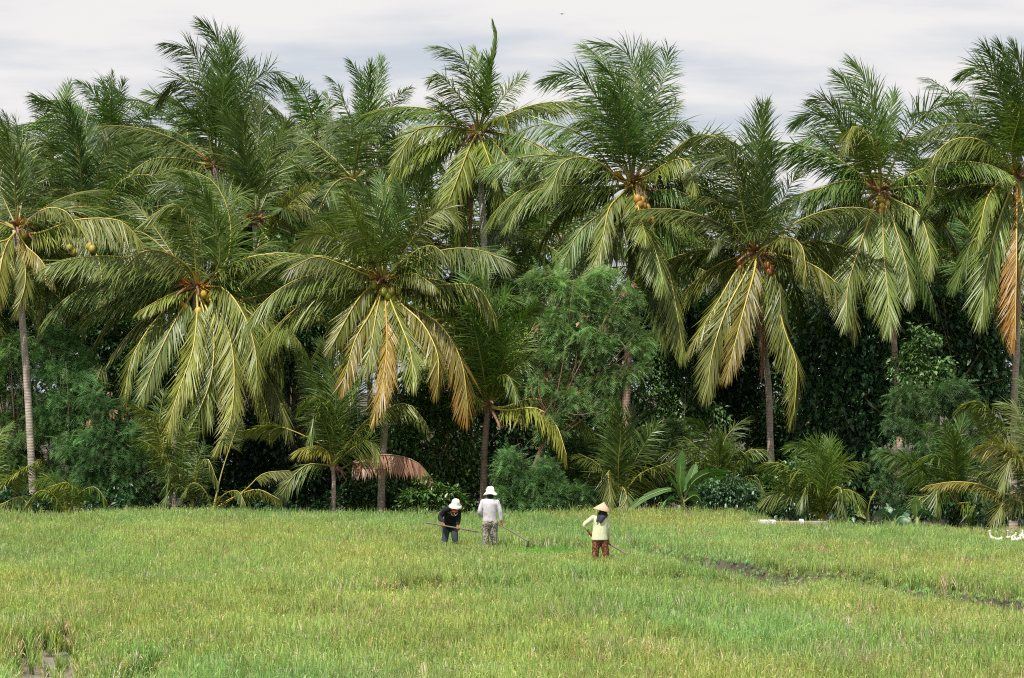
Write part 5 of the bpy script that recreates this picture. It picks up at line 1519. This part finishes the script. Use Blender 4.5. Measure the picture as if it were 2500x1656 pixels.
def flat_mat(name, color, rough=0.85, spec=0.2, bump=0.4, bscale=8.0, noise=0.15, second=None, sscale=14.0, third=None, folds=True):
    """cloth: plain colour or a small print of up to three colours, with soft folds"""
    m, nt, out = new_mat(name)
    t_ = nd(nt, 'ShaderNodeTexCoord')
    p = nd(nt, 'ShaderNodeBsdfPrincipled')
    p.inputs['Roughness'].default_value = rough
    p.inputs['Specular IOR Level'].default_value = spec
    nz = nd(nt, 'ShaderNodeTexNoise')
    nz.inputs['Scale'].default_value = sscale
    nz.inputs['Detail'].default_value = 3
    nt.links.new(t_.outputs['Object'], nz.inputs['Vector'])
    r_ = nd(nt, 'ShaderNodeValToRGB')
    e = r_.color_ramp.elements
    if second is None:
        e[0].position, e[0].color = 0.3, tuple(c * (1 - noise) for c in color) + (1,)
        e[1].position, e[1].color = 0.7, tuple(min(1, c * (1 + noise)) for c in color) + (1,)
    else:
        r_.color_ramp.interpolation = 'CONSTANT'
        e[0].position, e[0].color = 0.0, tuple(color) + (1,)
        e[1].position, e[1].color = 0.5, tuple(second) + (1,)
        if third:
            x = r_.color_ramp.elements.new(0.6)
            x.color = tuple(third) + (1,)
            x = r_.color_ramp.elements.new(0.42)
            x.color = tuple(c * 0.35 + d * 0.3 for c, d in zip(color, second)) + (1,)
    nt.links.new(nz.outputs[0], r_.inputs[0])
    nt.links.new(r_.outputs[0], p.inputs['Base Color'])
    mp_ = nd(nt, 'ShaderNodeMapping')
    mp_.inputs['Scale'].default_value = (1.6, 1.6, 0.5)
    nt.links.new(t_.outputs['Object'], mp_.inputs[0])
    n2 = nd(nt, 'ShaderNodeTexNoise')
    n2.inputs['Scale'].default_value = bscale
    n2.inputs['Detail'].default_value = 2
    n2.inputs['Distortion'].default_value = 0.8
    nt.links.new(mp_.outputs[0], n2.inputs['Vector'])
    bp = nd(nt, 'ShaderNodeBump')
    bp.inputs['Strength'].default_value = bump
    bp.inputs['Distance'].default_value = 0.06
    nt.links.new(n2.outputs[0], bp.inputs['Height'])
    nt.links.new(bp.outputs[0], p.inputs['Normal'])
    nt.links.new(p.outputs[0], out.inputs[0])
    return m


C_SKIN = (0.30, 0.14, 0.075)


def chain(mb, pts, rad, k=10, n=9):
    """tapered limb through joints with rounded ends"""
    pts = np.asarray(pts, float)
    C, L = catmull(pts, n * (len(pts) - 1))
    acc = np.concatenate([[0], np.cumsum(np.linalg.norm(np.diff(pts, axis=0), axis=1))])
    acc /= acc[-1]
    s = np.linspace(0, 1, len(C))
    rad = np.asarray(rad, float)
    if rad.ndim == 1:
        R = np.interp(s, acc, rad)
        e0, e1 = (rad[0],) * 3, (rad[-1],) * 3
    else:
        R = np.stack([np.interp(s, acc, rad[:, 0]), np.interp(s, acc, rad[:, 1])], 1)
        e0 = e1 = None
    mb.tube(C, R, k=k)
    if e0 is not None:
        mb.ell(pts[0], e0, nu=10, nv=7)
        mb.ell(pts[-1], e1, nu=10, nv=7)


def hand(mb, w, d, palm_n, grip=None, s=1.0):
    """hand at wrist w pointing along d; palm_n: palm normal; grip: bend the fingers round a pole passing under the palm"""
    w, d, pn = np.array(w, float), nrm(np.array(d, float)), nrm(np.array(palm_n, float))
    pn = nrm(pn - d * (pn @ d))
    sd = np.cross(d, pn)
    # palm
    C = np.array([w - d * 0.01, w + d * 0.04 * s, w + d * 0.085 * s])
    V_, p_ = tube(C, np.array([[0.016, 0.026], [0.017, 0.038], [0.014, 0.040]]) * s, 10, ref=pn)
    mb.add(V_, p_)
    mb.ell(w, (0.026 * s,) * 3, nu=8, nv=6)
    for k, (off, ln) in enumerate(((-0.029, 0.062), (-0.010, 0.072), (0.010, 0.068), (0.028, 0.052))):
        b = w + d * 0.082 * s + sd * off * s
        cur, dd, P = b, d.copy(), [b - d * 0.02 * s, b]
        bend = (55, 60, 55) if grip else (14, 18, 14)
        for q_ in range(3):
            a = math.radians(bend[q_])
            dd = nrm(dd * math.cos(a) + pn * math.sin(a))
            # keep turning towards the palm
            pn2 = nrm(pn - dd * (pn @ dd)) if abs(pn @ dd) < 0.98 else -d
            cur = cur + dd * ln * s * (0.42, 0.33, 0.25)[q_]
            P.append(cur)
            d2 = nrm(np.cross(sd, dd))
            pn_t = d2 if d2 @ pn > 0 or q_ > 0 else -d2
            dd = nrm(dd * 0.9 + pn_t * (0.35 if grip else 0.1))
        chain(mb, P, [0.009 * s, 0.0095 * s, 0.009 * s, 0.008 * s, 0.007 * s], k=6, n=3)
    tb = w + d * 0.025 * s - sd * 0.026 * s
    P = [tb, tb + (-sd * 0.7 + d * 0.6 + pn * 0.3) * 0.03 * s, tb + (-sd * 0.5 + d * 0.9 + pn * 0.7) * 0.055 * s, tb + (-sd * 0.1 + d * 1.0 + pn * 1.0) * 0.07 * s]
    chain(mb, P, [0.012 * s, 0.0115 * s, 0.010 * s, 0.008 * s], k=6, n=3)


def head(mb, c, f, up, s=1.0):
    """skull, jaw, nose, ears; f: facing"""
    f, up = nrm(np.array(f, float)), nrm(np.array(up, float))
    up = nrm(up - f * (up @ f))
    rt = np.cross(f, up)
    M = np.stack([rt, f, up], 1)
    mb.ell(c, (0.073 * s, 0.092 * s, 0.105 * s), nu=16, nv=12, rot=M)
    mb.ell(np.array(c) + f * 0.028 * s - up * 0.055 * s, (0.055 * s, 0.062 * s, 0.062 * s), nu=12, nv=9, rot=M)
    mb.ell(np.array(c) + f * 0.095 * s - up * 0.022 * s, (0.013 * s, 0.018 * s, 0.024 * s), nu=8, nv=6, rot=M)
    mb.ell(np.array(c) + f * 0.088 * s - up * 0.06 * s, (0.022 * s, 0.01 * s, 0.009 * s), nu=8, nv=6, rot=M)
    for q_ in (-1, 1):
        mb.ell(np.array(c) + rt * 0.074 * s * q_ - up * 0.02 * s, (0.009 * s, 0.018 * s, 0.03 * s), nu=8, nv=6, rot=M)


def bits(name, mat, parent, fn, vox=None, sm=3):
    mb = MB()
    fn(mb)
    o = mb.build(name, mat, parent, col=True)
    if vox:
        remesh(o, vox, sm)
    return o


M_SK = flat_mat('skin_tone', C_SKIN, rough=0.55, bump=0.02, noise=0.06)
M_GREY = flat_mat('grey_shirt', (0.52, 0.50, 0.54), bump=0.45, bscale=5)
M_BLACK = flat_mat('black_shirt', (0.018, 0.020, 0.024), bump=0.9, noise=0.4)
M_CREAM = flat_mat('pale_green_jacket', (0.60, 0.63, 0.41), bump=0.5, bscale=5, noise=0.08)
M_PRINT = flat_mat('grey_print', (0.06, 0.062, 0.075), second=(0.36, 0.34, 0.31), third=(0.42, 0.31, 0.10), sscale=34, bump=0.5)
M_BATIK = flat_mat('rust_print', (0.10, 0.038, 0.022), second=(0.19, 0.08, 0.045), third=(0.34, 0.17, 0.07), sscale=26, bump=0.5)
M_SLATE = flat_mat('dark_slate_trousers', (0.045, 0.055, 0.065), bump=0.6)
M_HATW = flat_mat('white_hat_cloth', (0.80, 0.76, 0.71), bump=0.35, noise=0.04)
M_CONE = flat_mat('woven_palm_hat', (0.62, 0.40, 0.26), bump=0.15, noise=0.1, sscale=50)
M_SCARF = flat_mat('dark_grey_scarf', (0.045, 0.045, 0.06), bump=0.8, noise=0.5, sscale=8)
M_RED = flat_mat('coral_scarf', (0.55, 0.11, 0.05), bump=0.5)
M_HAIR = flat_mat('black_hair', (0.012, 0.011, 0.011), rough=0.5, bump=0.3)
M_IRON = flat_mat('dull_iron', (0.16, 0.145, 0.13), rough=0.5, spec=0.5, bump=0.1)
M_EYE = flat_mat('eye', (0.02, 0.015, 0.012), rough=0.3, bump=0.0)
M_LOGO = flat_mat('pale_blue_print', (0.30, 0.42, 0.52), bump=0.0)
M_DUCK = flat_mat('duck_plumage', (0.66, 0.63, 0.54), bump=0.1, noise=0.05)
M_FOOT = flat_mat('muddy_boot', (0.09, 0.08, 0.06), bump=0.4)


def lathe_hat(name, parent, prof, c, f_up, mat, wob=0.0, seed=0, lean=(0, 0), n=40, thick=0.006):
    r = np.random.RandomState(seed)
    ph = np.linspace(0, 2 * math.pi, n, endpoint=False)
    a1, a2 = r.uniform(0, 6.28), r.uniform(0, 6.28)
    V, Q = [], []
    R0 = max(p[0] for p in prof)
    for (rr, zz_) in prof:
        k = (rr / R0) ** 3
        for p in ph:
            w = wob * k * (math.sin(3 * p + a1) * 0.6 + math.sin(5 * p + a2) * 0.4)
            V.append([rr * math.cos(p), rr * math.sin(p), zz_ + w])
    m = len(prof)
    for i_ in range(m - 1):
        for j_ in range(n):
            Q.append((i_ * n + j_, i_ * n + (j_ + 1) % n, (i_ + 1) * n + (j_ + 1) % n, (i_ + 1) * n + j_))
    V = np.array(V)
    up_ = Vector(f_up).normalized()
    M = up_.to_track_quat('Z', 'Y').to_matrix()
    V = V @ np.array(M).T + np.array(c)
    o = mk(name, V, [np.array(Q)], mat, parent, col=np.ones((len(V), 3)))
    s = o.modifiers.new('thickness', 'SOLIDIFY')
    s.thickness = thick
    return o


def person_root(label, u, Y):
    x0 = (u - UH) / F * Y
    root = empty('person', (x0, Y, float(ground_z(x0, Y))))
    return tag(root, label, 'person', 'farm workers in the rice field')


def bezel(a, b, t):
    return np.array(a) * (1 - t) + np.array(b) * t


# worker in the grey shirt, back to the camera
root = person_root('person in pale grey long sleeved shirt, patterned trousers and floppy white hat, seen from behind', 1196, 61.0)
PK = PEOPLE_XY


def body2(mb):
    chain(mb, [(0, 0.0, 0.88), (0, 0.0, 1.1), (0, 0, 1.32)], np.array([(0.10, 0.14), (0.09, 0.125), (0.09, 0.16)]), k=14)
    chain(mb, [(0.0, 0.0, 1.34), (0.01, 0.02, 1.44)], [0.055, 0.05])
    chain(mb, [(-0.165, 0, 1.32), (-0.235, -0.02, 1.12), (-0.20, 0.13, 1.02)], [0.045, 0.042, 0.03])
    chain(mb, [(0.165, 0, 1.32), (0.245, 0.0, 1.10), (0.265, 0.02, 0.88)], [0.045, 0.042, 0.028])
    hand(mb, (0.265, 0.02, 0.87), (0.1, 0.05, -1), (-0.2, 1, 0.1), grip=True)
    hand(mb, (-0.20, 0.14, 1.01), (0.3, 0.8, 0.1), (0.5, -0.5, 0), grip=True)
    for sx in (-1, 1):
        chain(mb, [(0.085 * sx, 0, 0.86), (0.095 * sx, 0.02 * sx, 0.46), (0.10 * sx, -0.01, 0.08)], [0.085, 0.055, 0.036])
        chain(mb, [(0.10 * sx, -0.04, 0.05), (0.11 * sx, 0.14, 0.035)], [0.04, 0.035])
    head(mb, (0.01, 0.05, 1.53), (0.05, 1, -0.25), (0, 0, 1))


bits('body', M_SK, root, body2, 0.0075, 2)


def shirt2(mb):
    chain(mb, [(0, 0, 0.86), (0.0, 0.0, 0.98), (0, -0.01, 1.15), (0, -0.01, 1.30), (0.0, 0.0, 1.385)], np.array([(0.135, 0.178), (0.13, 0.165), (0.13, 0.165), (0.12, 0.185), (0.08, 0.12)]), k=18)
    chain(mb, [(-0.165, 0, 1.335), (-0.235, -0.02, 1.12), (-0.215, 0.04, 1.03)], [0.066, 0.058, 0.047])
    chain(mb, [(0.165, 0, 1.335), (0.245, 0.0, 1.10), (0.262, 0.015, 0.92)], [0.066, 0.056, 0.042])
    mb.ell((0, 0, 1.365), (0.185, 0.088, 0.062), nu=14, nv=8)
    for q_ in (-1, 1):
        mb.ell((0.165 * q_, 0, 1.318), (0.068, 0.068, 0.066), nu=12, nv=8)


bits('shirt', M_GREY, root, shirt2, 0.011, 4)


def trous2(mb):
    mb.ell((0, -0.01, 0.86), (0.155, 0.135, 0.13), nu=16, nv=10)
    for sx in (-1, 1):
        chain(mb, [(0.085 * sx, -0.01, 0.84), (0.095 * sx, 0.01, 0.62), (0.098 * sx, 0.02 * sx, 0.44), (0.10 * sx, -0.01, 0.14)], [0.114, 0.092, 0.078, 0.068])


bits('trousers', M_PRINT, root, trous2, 0.011, 3)
for sx in (-1, 1):
    bits('boot', M_FOOT, root, lambda mb: (chain(mb, [(0.10 * sx, -0.01, 0.36), (0.10 * sx, -0.01, 0.1)], [0.06, 0.055]), chain(mb, [(0.10 * sx, -0.03, 0.05), (0.11 * sx, 0.17, 0.04)], [0.052, 0.045])), 0.01, 2)
bits('scarf', M_HAIR, root, lambda mb: (mb.ell((0.01, 0.03, 1.50), (0.085, 0.10, 0.10), nu=14, nv=10), mb.ell((0.01, 0.0, 1.41), (0.075, 0.06, 0.055), nu=12, nv=8)), 0.012, 2)
lathe_hat('hat', root, [(0.001, 0.115), (0.05, 0.113), (0.078, 0.095), (0.09, 0.04), (0.094, 0.0), (0.115, -0.025), (0.15, -0.06), (0.165, -0.085)], (0.01, 0.04, 1.58), (0.02, 0.12, 1), M_HATW, wob=0.018, seed=3)

# bending worker in black, facing the camera
root = person_root('person in black long sleeved shirt and white bucket hat, bent forward over a long hoe', 1100, 61.0)
H1 = np.array([(1098 - 1100) / 103.9, 0, 0])


def px(u, v, dy=0.0, u0=1100, Y=61.0):
    """point relative to a worker's feet from a photo pixel"""
    p = at(u, v, Y + dy)
    g = float(ground_z((u0 - UH) / F * Y, Y))
    return (p.x - (u0 - UH) / F * Y, dy, p.z - g)


hipL, hipR = np.array(px(1090, 1284, 0.12)), np.array(px(1108, 1285, 0.12))
shL, shR = np.array(px(1087, 1245, -0.22)), np.array(px(1119, 1249, -0.26))
elL, elR = np.array(px(1075, 1263, -0.18)), np.array(px(1119, 1270, -0.22))
haL, haR = np.array(px(1081, 1280, -0.36)), np.array(px(1117.5, 1286, -0.40))
neck = (shL + shR) / 2 + np.array([0.0, -0.03, 0.05])
hd = np.array(px(1113, 1239, -0.42))
ftL, ftR = np.array([-0.20, -0.05, 0.06]), np.array([0.13, 0.12, 0.06])
knL, knR = np.array(px(1086, 1318, 0.0)), np.array(px(1111, 1318, 0.0))
knL[2], knR[2] = 0.46, 0.46


def body1(mb):
    hc, sc_ = (hipL + hipR) / 2, (shL + shR) / 2
    chain(mb, [hc, bezel(hc, sc_, 0.5) + [0, 0.04, 0.03], sc_], np.array([(0.10, 0.13), (0.09, 0.12), (0.08, 0.14)]), k=14)
    chain(mb, [sc_, neck, hd - [0, 0.0, 0.03]], [0.07, 0.055, 0.05])
    chain(mb, [shL, elL, haL + [0, 0, 0.02]], [0.052, 0.042, 0.028])
    chain(mb, [shR, elR, haR + [0, 0, 0.02]], [0.052, 0.042, 0.028])
    hand(mb, haL + [0, 0, 0.03], (0.35, -0.3, -1), (0.2, 1, -0.2), grip=True)
    hand(mb, haR + [0, 0, 0.03], (0.1, -0.3, -1), (0.2, 1, -0.2), grip=True)
    for hp, kn, ft in ((hipL, knL, ftL), (hipR, knR, ftR)):
        chain(mb, [hp, kn, ft + [0, 0.02, 0.02]], [0.085, 0.056, 0.036])
        chain(mb, [ft + [0, 0.05, -0.02], ft + [0, -0.14, -0.03]], [0.038, 0.034])
    head(mb, hd, (0.12, -1, -0.75), (0.1, -0.55, 1))


bits('body', M_SK, root, body1, 0.0075, 2)


def shirt1(mb):
    hc, sc_ = (hipL + hipR) / 2, (shL + shR) / 2
    chain(mb, [hc + [0, 0, -0.02], bezel(hc, sc_, 0.35) + [0, 0.02, 0.02], bezel(hc, sc_, 0.7) + [0, 0.04, 0.04], sc_ + [0, 0, 0.02]], np.array([(0.145, 0.155), (0.15, 0.165), (0.14, 0.17), (0.09, 0.15)]), k=18)
    chain(mb, [shL, elL, haL + (0.012, 0.02, 0.06)], [0.075, 0.066, 0.048])
    chain(mb, [shR, elR, haR + (0, 0.02, 0.06)], [0.075, 0.062, 0.045])
    chain(mb, [shL, neck, shR], [0.07, 0.075, 0.07])


bits('shirt', M_BLACK, root, shirt1, 0.011, 4)
bits('chest_print', M_LOGO, root, lambda mb: [mb.ell(np.array(px(1103 + 2.0 * k, 1257.5 + 0.5 * k + (k % 2) * 0.7, -0.355)), (0.013, 0.006, 0.008 + 0.004 * (k % 2)), nu=8, nv=6) for k in range(4)])


def trous1(mb):
    mb.ell((hipL + hipR) / 2, (0.16, 0.14, 0.12), nu=16, nv=10)
    for hp, kn, ft in ((hipL, knL, ftL), (hipR, knR, ftR)):
        chain(mb, [hp, kn, ft + [0, 0.02, 0.1]], [0.105, 0.078, 0.062])


bits('trousers', M_SLATE, root, trous1, 0.011, 3)
bits('scarf', M_RED, root, lambda mb: (chain(mb, [hd + (-0.075, 0.02, 0.03), hd + (-0.075, -0.03, -0.06), hd + (-0.03, -0.07, -0.10), hd + (0.03, -0.06, -0.10)], [0.026, 0.03, 0.028, 0.018]),), 0.01, 2)
bits('necklace', M_HATW, root, lambda mb: chain(mb, [hd + (-0.045, -0.02, -0.1), hd + (-0.03, -0.045, -0.16), hd + (0.0, -0.055, -0.18), hd + (0.04, -0.04, -0.14)], [0.006] * 4, k=6))
for sx in (-1, 1):
    bits('eye', M_EYE, root, lambda mb: mb.ell(hd + np.array([0.012 + 0.03 * sx, -0.072, -0.04]), (0.012, 0.012, 0.008), nu=8, nv=6))
lathe_hat('hat', root, [(0.001, 0.12), (0.045, 0.117), (0.075, 0.10), (0.088, 0.05), (0.094, 0.0), (0.12, -0.03), (0.155, -0.062)], hd + np.array([-0.005, -0.01, 0.075]), (0.10, -0.42, 1), M_HATW, wob=0.008, seed=5)

# worker with the conical hat
root = person_root('person in pale green jacket and conical straw hat, one hand on the hip, back turned', 1466, 56.0)


def p3(u, v, dy=0.0):
    return np.array(px(u, v, dy, 1466, 56.0))


s3L, s3R = p3(1449, 1264), p3(1483, 1268)
e3L, e3R = p3(1428, 1281, 0.05), p3(1485, 1295, 0.06)
h3L, h3R = p3(1438, 1299, 0.10), p3(1484, 1318, 0.17)
hip3 = p3(1464.5, 1316)
hd3 = p3(1472, 1251, 0.06)


def body3(mb):
    sc_ = (s3L + s3R) / 2
    chain(mb, [hip3, bezel(hip3, sc_, 0.5), sc_], np.array([(0.10, 0.13), (0.09, 0.12), (0.08, 0.14)]), k=14)
    chain(mb, [sc_ + [0.02, 0, 0.0], hd3 - [0, 0, 0.04]], [0.055, 0.05])
    chain(mb, [s3L, e3L, h3L], [0.048, 0.04, 0.028])
    chain(mb, [s3R, e3R, h3R], [0.048, 0.04, 0.028])
    hand(mb, h3L, (0.75, 0.1, -0.8), (0.3, 0.6, 0.3), grip=False)
    hand(mb, h3R, (0.1, 0.25, -1), (0.1, 1, 0.1), grip=True)
    for sx, xo in ((-1, -0.115), (1, 0.125)):
        chain(mb, [hip3 + [0.08 * sx, 0, -0.02], (xo, 0.0, 0.42), (xo * 1.12, 0.0, 0.08)], [0.085, 0.055, 0.036])
        chain(mb, [(xo * 1.12, -0.04, 0.05), (xo * 1.2, 0.14, 0.035)], [0.04, 0.035])
    head(mb, hd3, (0.1, 1, -0.3), (0.1, 0.1, 1))


bits('body', M_SK, root, body3, 0.0075, 2)


def shirt3(mb):
    sc_ = (s3L + s3R) / 2
    hm = p3(1464.3, 1319)
    chain(mb, [hm, p3(1464.3, 1305), p3(1466, 1285), p3(1467, 1268), p3(1468, 1261)], np.array([(0.135, 0.178), (0.13, 0.168), (0.12, 0.155), (0.11, 0.17), (0.08, 0.11)]), k=18)
    chain(mb, [s3L, e3L, p3(1432, 1290, 0.07)], [0.062, 0.054, 0.042])
    chain(mb, [s3R, e3R, p3(1485, 1312, 0.14)], [0.06, 0.05, 0.04])
    mb.ell(sc_ + [0.0, 0, 0.01], (0.15, 0.08, 0.055), nu=14, nv=8)


bits('jacket', M_CREAM, root, shirt3, 0.011, 4)


def trous3(mb):
    mb.ell(hip3 + [0, 0, 0.0], (0.15, 0.12, 0.11), nu=16, nv=10)
    for sx, xo in ((-1, -0.115), (1, 0.125)):
        chain(mb, [hip3 + [0.075 * sx, 0, -0.03], (xo * 0.95, 0.0, 0.45), (xo * 1.05, 0.0, 0.16)], [0.098, 0.078, 0.066])


bits('trousers', M_BATIK, root, trous3, 0.011, 3)


def scarf3(mb):
    mb.ell(hd3 + [0, -0.005, -0.0], (0.088, 0.105, 0.112), nu=14, nv=10)
    chain(mb, [hd3 + (-0.07, -0.07, -0.03), p3(1460, 1268, -0.10), p3(1456.5, 1273, -0.135)], [0.05, 0.04, 0.018])
    chain(mb, [hd3 + (0.02, -0.09, -0.04), p3(1469, 1268, -0.12), p3(1465.5, 1277, -0.14)], [0.075, 0.055, 0.018])
    chain(mb, [hd3 + (0.06, -0.05, -0.06), p3(1477, 1263, -0.10)], [0.05, 0.03])


bits('headscarf', M_SCARF, root, scarf3, 0.011, 3)
up3 = (0.24, 0.02, 1.0)
lathe_hat('conical_hat', root, [(0.001, 0.155), (0.02, 0.135), (0.10, 0.062), (0.20, -0.028)], p3(1470.5, 1244, 0.02) + np.array([0, 0, 0.0]), up3, M_CONE, n=48, thick=0.008)


# ------------------------------------------------------------------ tools held by the workers
def pole_tool(label, a, b, rad, col, blade=None, sag=0.0, name='hoe', cat='hoe'):
    a, b = np.array(a), np.array(b)
    o = empty(name, tuple(a))
    tag(o, label, cat, 'long handled hoes held by the workers')
    m_ = (b - a) / 2 + np.array([0, 0, -sag])
    C, _ = catmull(np.array([np.zeros(3), m_, b - a]), 14)
    MB().tube(C, np.linspace(rad * 0.85, rad, 14) * (1 + 0.08 * np.sin(np.arange(14) * 2.1)), col, 8).build('handle', M_POLE, o)
    if blade is not None:
        d = nrm(b - a)
        bd = np.array(blade, float)
        L = np.linalg.norm(bd)
        bd = bd / L
        w = nrm(np.cross(bd, d)) * 0.05
        c = b - a
        th = np.cross(nrm(w), bd) * 0.004
        V_ = []
        for t_, ww in ((-0.015, 0.35), (0.03, 0.55), (L * 0.6, 0.95), (L, 1.0)):
            for sx in (-1, 1):
                for st in (-1, 1):
                    V_.append(c + bd * t_ + w * ww * sx + th * st)
        Q = []
        for k in range(3):
            b0, b1 = k * 4, k * 4 + 4
            Q += [(b0, b0 + 2, b1 + 2, b1), (b0 + 1, b1 + 1, b1 + 3, b0 + 3), (b0, b1, b1 + 1, b0 + 1), (b0 + 2, b0 + 3, b1 + 3, b1 + 2)]
        Q += [(0, 1, 3, 2), (12, 14, 15, 13)]
        mk('blade', np.array(V_), [np.array(Q)], M_IRON, o, col=np.ones((16, 3)), smooth=False)
    return o


g61 = 61.0
pole_tool('long straight hoe held level across the body of the worker in black', tuple(at(1039, 1276, g61 - 0.36)), tuple(at(1167, 1298.5, g61 - 0.42)), 0.019, (0.15, 0.135, 0.115), blade=(0.005, -0.02, -0.12))
pole_tool('slanting pole hoe trailing from the right hand of the grey shirted worker', tuple(at(1211, 1277, g61 + 0.05)), tuple(at(1290, 1322, g61 - 0.7)), 0.020, (0.17, 0.135, 0.09), blade=(-0.02, 0.03, -0.14), sag=-0.01)
pole_tool('bent headed hoe slanting down right from the conical hat worker', tuple(at(1480, 1325, 56.0 + 0.2)), tuple(at(1531, 1354.5, 56.0 - 0.15)), 0.023, (0.16, 0.125, 0.09), blade=(-0.06, -0.03, -0.14), sag=-0.012)
# machete-like stick hanging between the legs of the second worker
o_ = empty('sickle', tuple(at(1194.5, 1287, g61 - 0.16)))
tag(o_, 'dark curved stick hanging between the legs of the grey shirted worker', 'sickle')
a_ = np.array(at(1194.5, 1287, g61 - 0.16))
C_, _ = catmull(np.array([np.zeros(3), np.array(at(1196, 1305, g61 - 0.17)) - a_, np.array(at(1201.5, 1322, g61 - 0.18)) - a_, np.array(at(1203, 1330, g61 - 0.18)) - a_]), 12)
MB().tube(C_, np.linspace(0.010, 0.022, 12), (0.05, 0.045, 0.03), 6).build('handle', M_POLE, o_)


# ------------------------------------------------------------------ ducks
def duck(u, v, Y, label, face=1, neck=0.2, s=1.0, tilt=0.0):
    x0 = (u - UH) / F * Y
    z0 = float(ground_z(x0, Y))
    root = empty('duck', (x0, Y, z0))
    tag(root, label, 'duck', 'white ducks feeding at the right edge of the field')
    f = face

    def b(mb):
        chain(mb, [(-0.13 * f * s, 0, 0.22 * s), (-0.02 * f * s, 0, 0.20 * s), (0.10 * f * s, 0, 0.25 * s)], [0.045 * s, 0.088 * s, 0.07 * s])
        chain(mb, [(-0.13 * f * s, 0, 0.22 * s), (-0.21 * f * s, 0, 0.27 * s)], [0.04 * s, 0.012 * s])
        chain(mb, [(0.10 * f * s, 0, 0.26 * s), (0.15 * f * s, 0, (0.28 + neck * 0.5) * s), (0.15 * f * s, 0, (0.28 + neck) * s)], [0.05 * s, 0.03 * s, 0.026 * s])
        mb.ell(((0.165) * f * s, 0, (0.30 + neck) * s), (0.042 * s, 0.032 * s, 0.034 * s), nu=10, nv=8)
    o = bits('body', M_DUCK, root, b, 0.010, 2)
    for m in (MB(),):
        m.ell(((0.225) * f * s, 0, (0.29 + neck) * s), (0.035 * s, 0.018 * s, 0.010 * s), (0.65, 0.33, 0.06), 8, 6)
        m.build('beak', M_RIB, root)
    for sx in (-1, 1):
        m = MB()
        m.tube(np.array([(0.0, 0.04 * sx, 0.16), (0.0, 0.04 * sx, 0.02)]) * s, 0.009 * s, (0.6, 0.3, 0.05), 6)
        m.ell(np.array((0.03 * f, 0.04 * sx, 0.012)) * s, (0.04 * s, 0.025 * s, 0.008 * s), (0.6, 0.3, 0.05), 8, 6)
        m.build('leg', M_RIB, root)
    root.rotation_euler = (0, 0, tilt)


duck(2428, 1330, 66.2, 'leftmost duck of the flock, its neck stretched up', -1, 0.17, 0.84, 0.3)
duck(2438, 1333, 66.0, 'duck with lowered head close behind the leftmost one', 1, 0.02, 0.76, 0.7)
duck(2463, 1330, 66.5, 'duck with raised neck at the left of the right hand bunch', -1, 0.16, 0.80, 1.2)
duck(2470, 1328, 67.2, 'small duck half hidden behind the second raised neck', 1, 0.08, 0.67, -0.5)
duck(2475, 1334, 66.0, 'duck crouching low in the middle of the bunch', 1, 0.03, 0.71, 1.8)
duck(2480, 1333, 66.6, 'duck seen from the rear in the middle of the bunch', -1, 0.06, 0.71, 1.4)
duck(2487, 1335, 66.0, 'duck with rounded white back near the frame edge', -1, 0.05, 0.80, 2.0)
duck(2492, 1332, 66.9, 'duck behind the rounded white back at the frame edge', 1, 0.10, 0.80, 1.0)
duck(2498, 1331, 66.1, 'rightmost duck with its head held highest, cut by the frame', -1, 0.2, 0.84, 1.7)
bpy.context.view_layer.update()

# ------------------------------------------------------------------ low white slab by the field edge
x_ = [at(1843, 1262, 70.6), at(2000, 1258, 71.5)]
root = empty('low_wall', (x_[0].x, x_[0].y, float(ground_z(x_[0].x, 70.6)) - 0.3))
tag(root, 'low pale concrete ledge with white patches lying just beyond the rice', 'wall')
Lw = (x_[1] - x_[0]).length
top = 0.30 + 0.62


def box(mb, x0, x1, y0, y1, z0, z1, col):
    V_ = [(x, y, z) for x in (x0, x1) for y in (y0, y1) for z in (z0, z1)]
    mb.add(V_, [[(0, 1, 3, 2), (4, 6, 7, 5), (0, 4, 5, 1), (2, 3, 7, 6), (0, 2, 6, 4), (1, 5, 7, 3)]], col)
    return mb


ztop = float(x_[0].z - root.location.z) - 0.07
box(MB(), -0.1, Lw - 0.1, -0.15, 0.15, 0, ztop - 0.05, (0.42, 0.34, 0.30)).build('coping', M_STONE, root, smooth=False)
box(MB(), 0.1, 0.55, -0.24, 0.2, 0.0, ztop - 0.02, (0.8, 0.79, 0.8)).build('white_slab', M_STONE, root, smooth=False)
box(MB(), 1.22, 1.31, -0.22, 0.2, 0.0, ztop + 0.0, (0.85, 0.85, 0.9)).build('white_slab', M_STONE, root, smooth=False)

# ------------------------------------------------------------------ bird far up
b0 = at(1371, 35, 110)
mb = MB()
mb.tube(np.array([(-0.16, 0, 0.0), (0, 0, 0.02), (0.17, 0, -0.01)]), [0.012, 0.035, 0.01], (0.03, 0.03, 0.03), 6)
for sx in (-1, 1):
    mb.add([(-0.04, 0, 0.02), (0.05, 0, 0.02), (0.03, 0.22 * sx, 0.10), (-0.05, 0.42 * sx, 0.02), (-0.06, 0.2 * sx, 0.07)], [[(0, 1, 2, 4)], [(4, 2, 3)]], (0.03, 0.03, 0.03))
o = mb.build('bird', M_FEATHER, None)
o.location = b0
o.rotation_euler = (0, 0.2, 1.1)
o.scale = (0.55, 0.55, 0.55)
tag(o, 'tiny dark bird flying in the pale sky above the palms', 'bird')
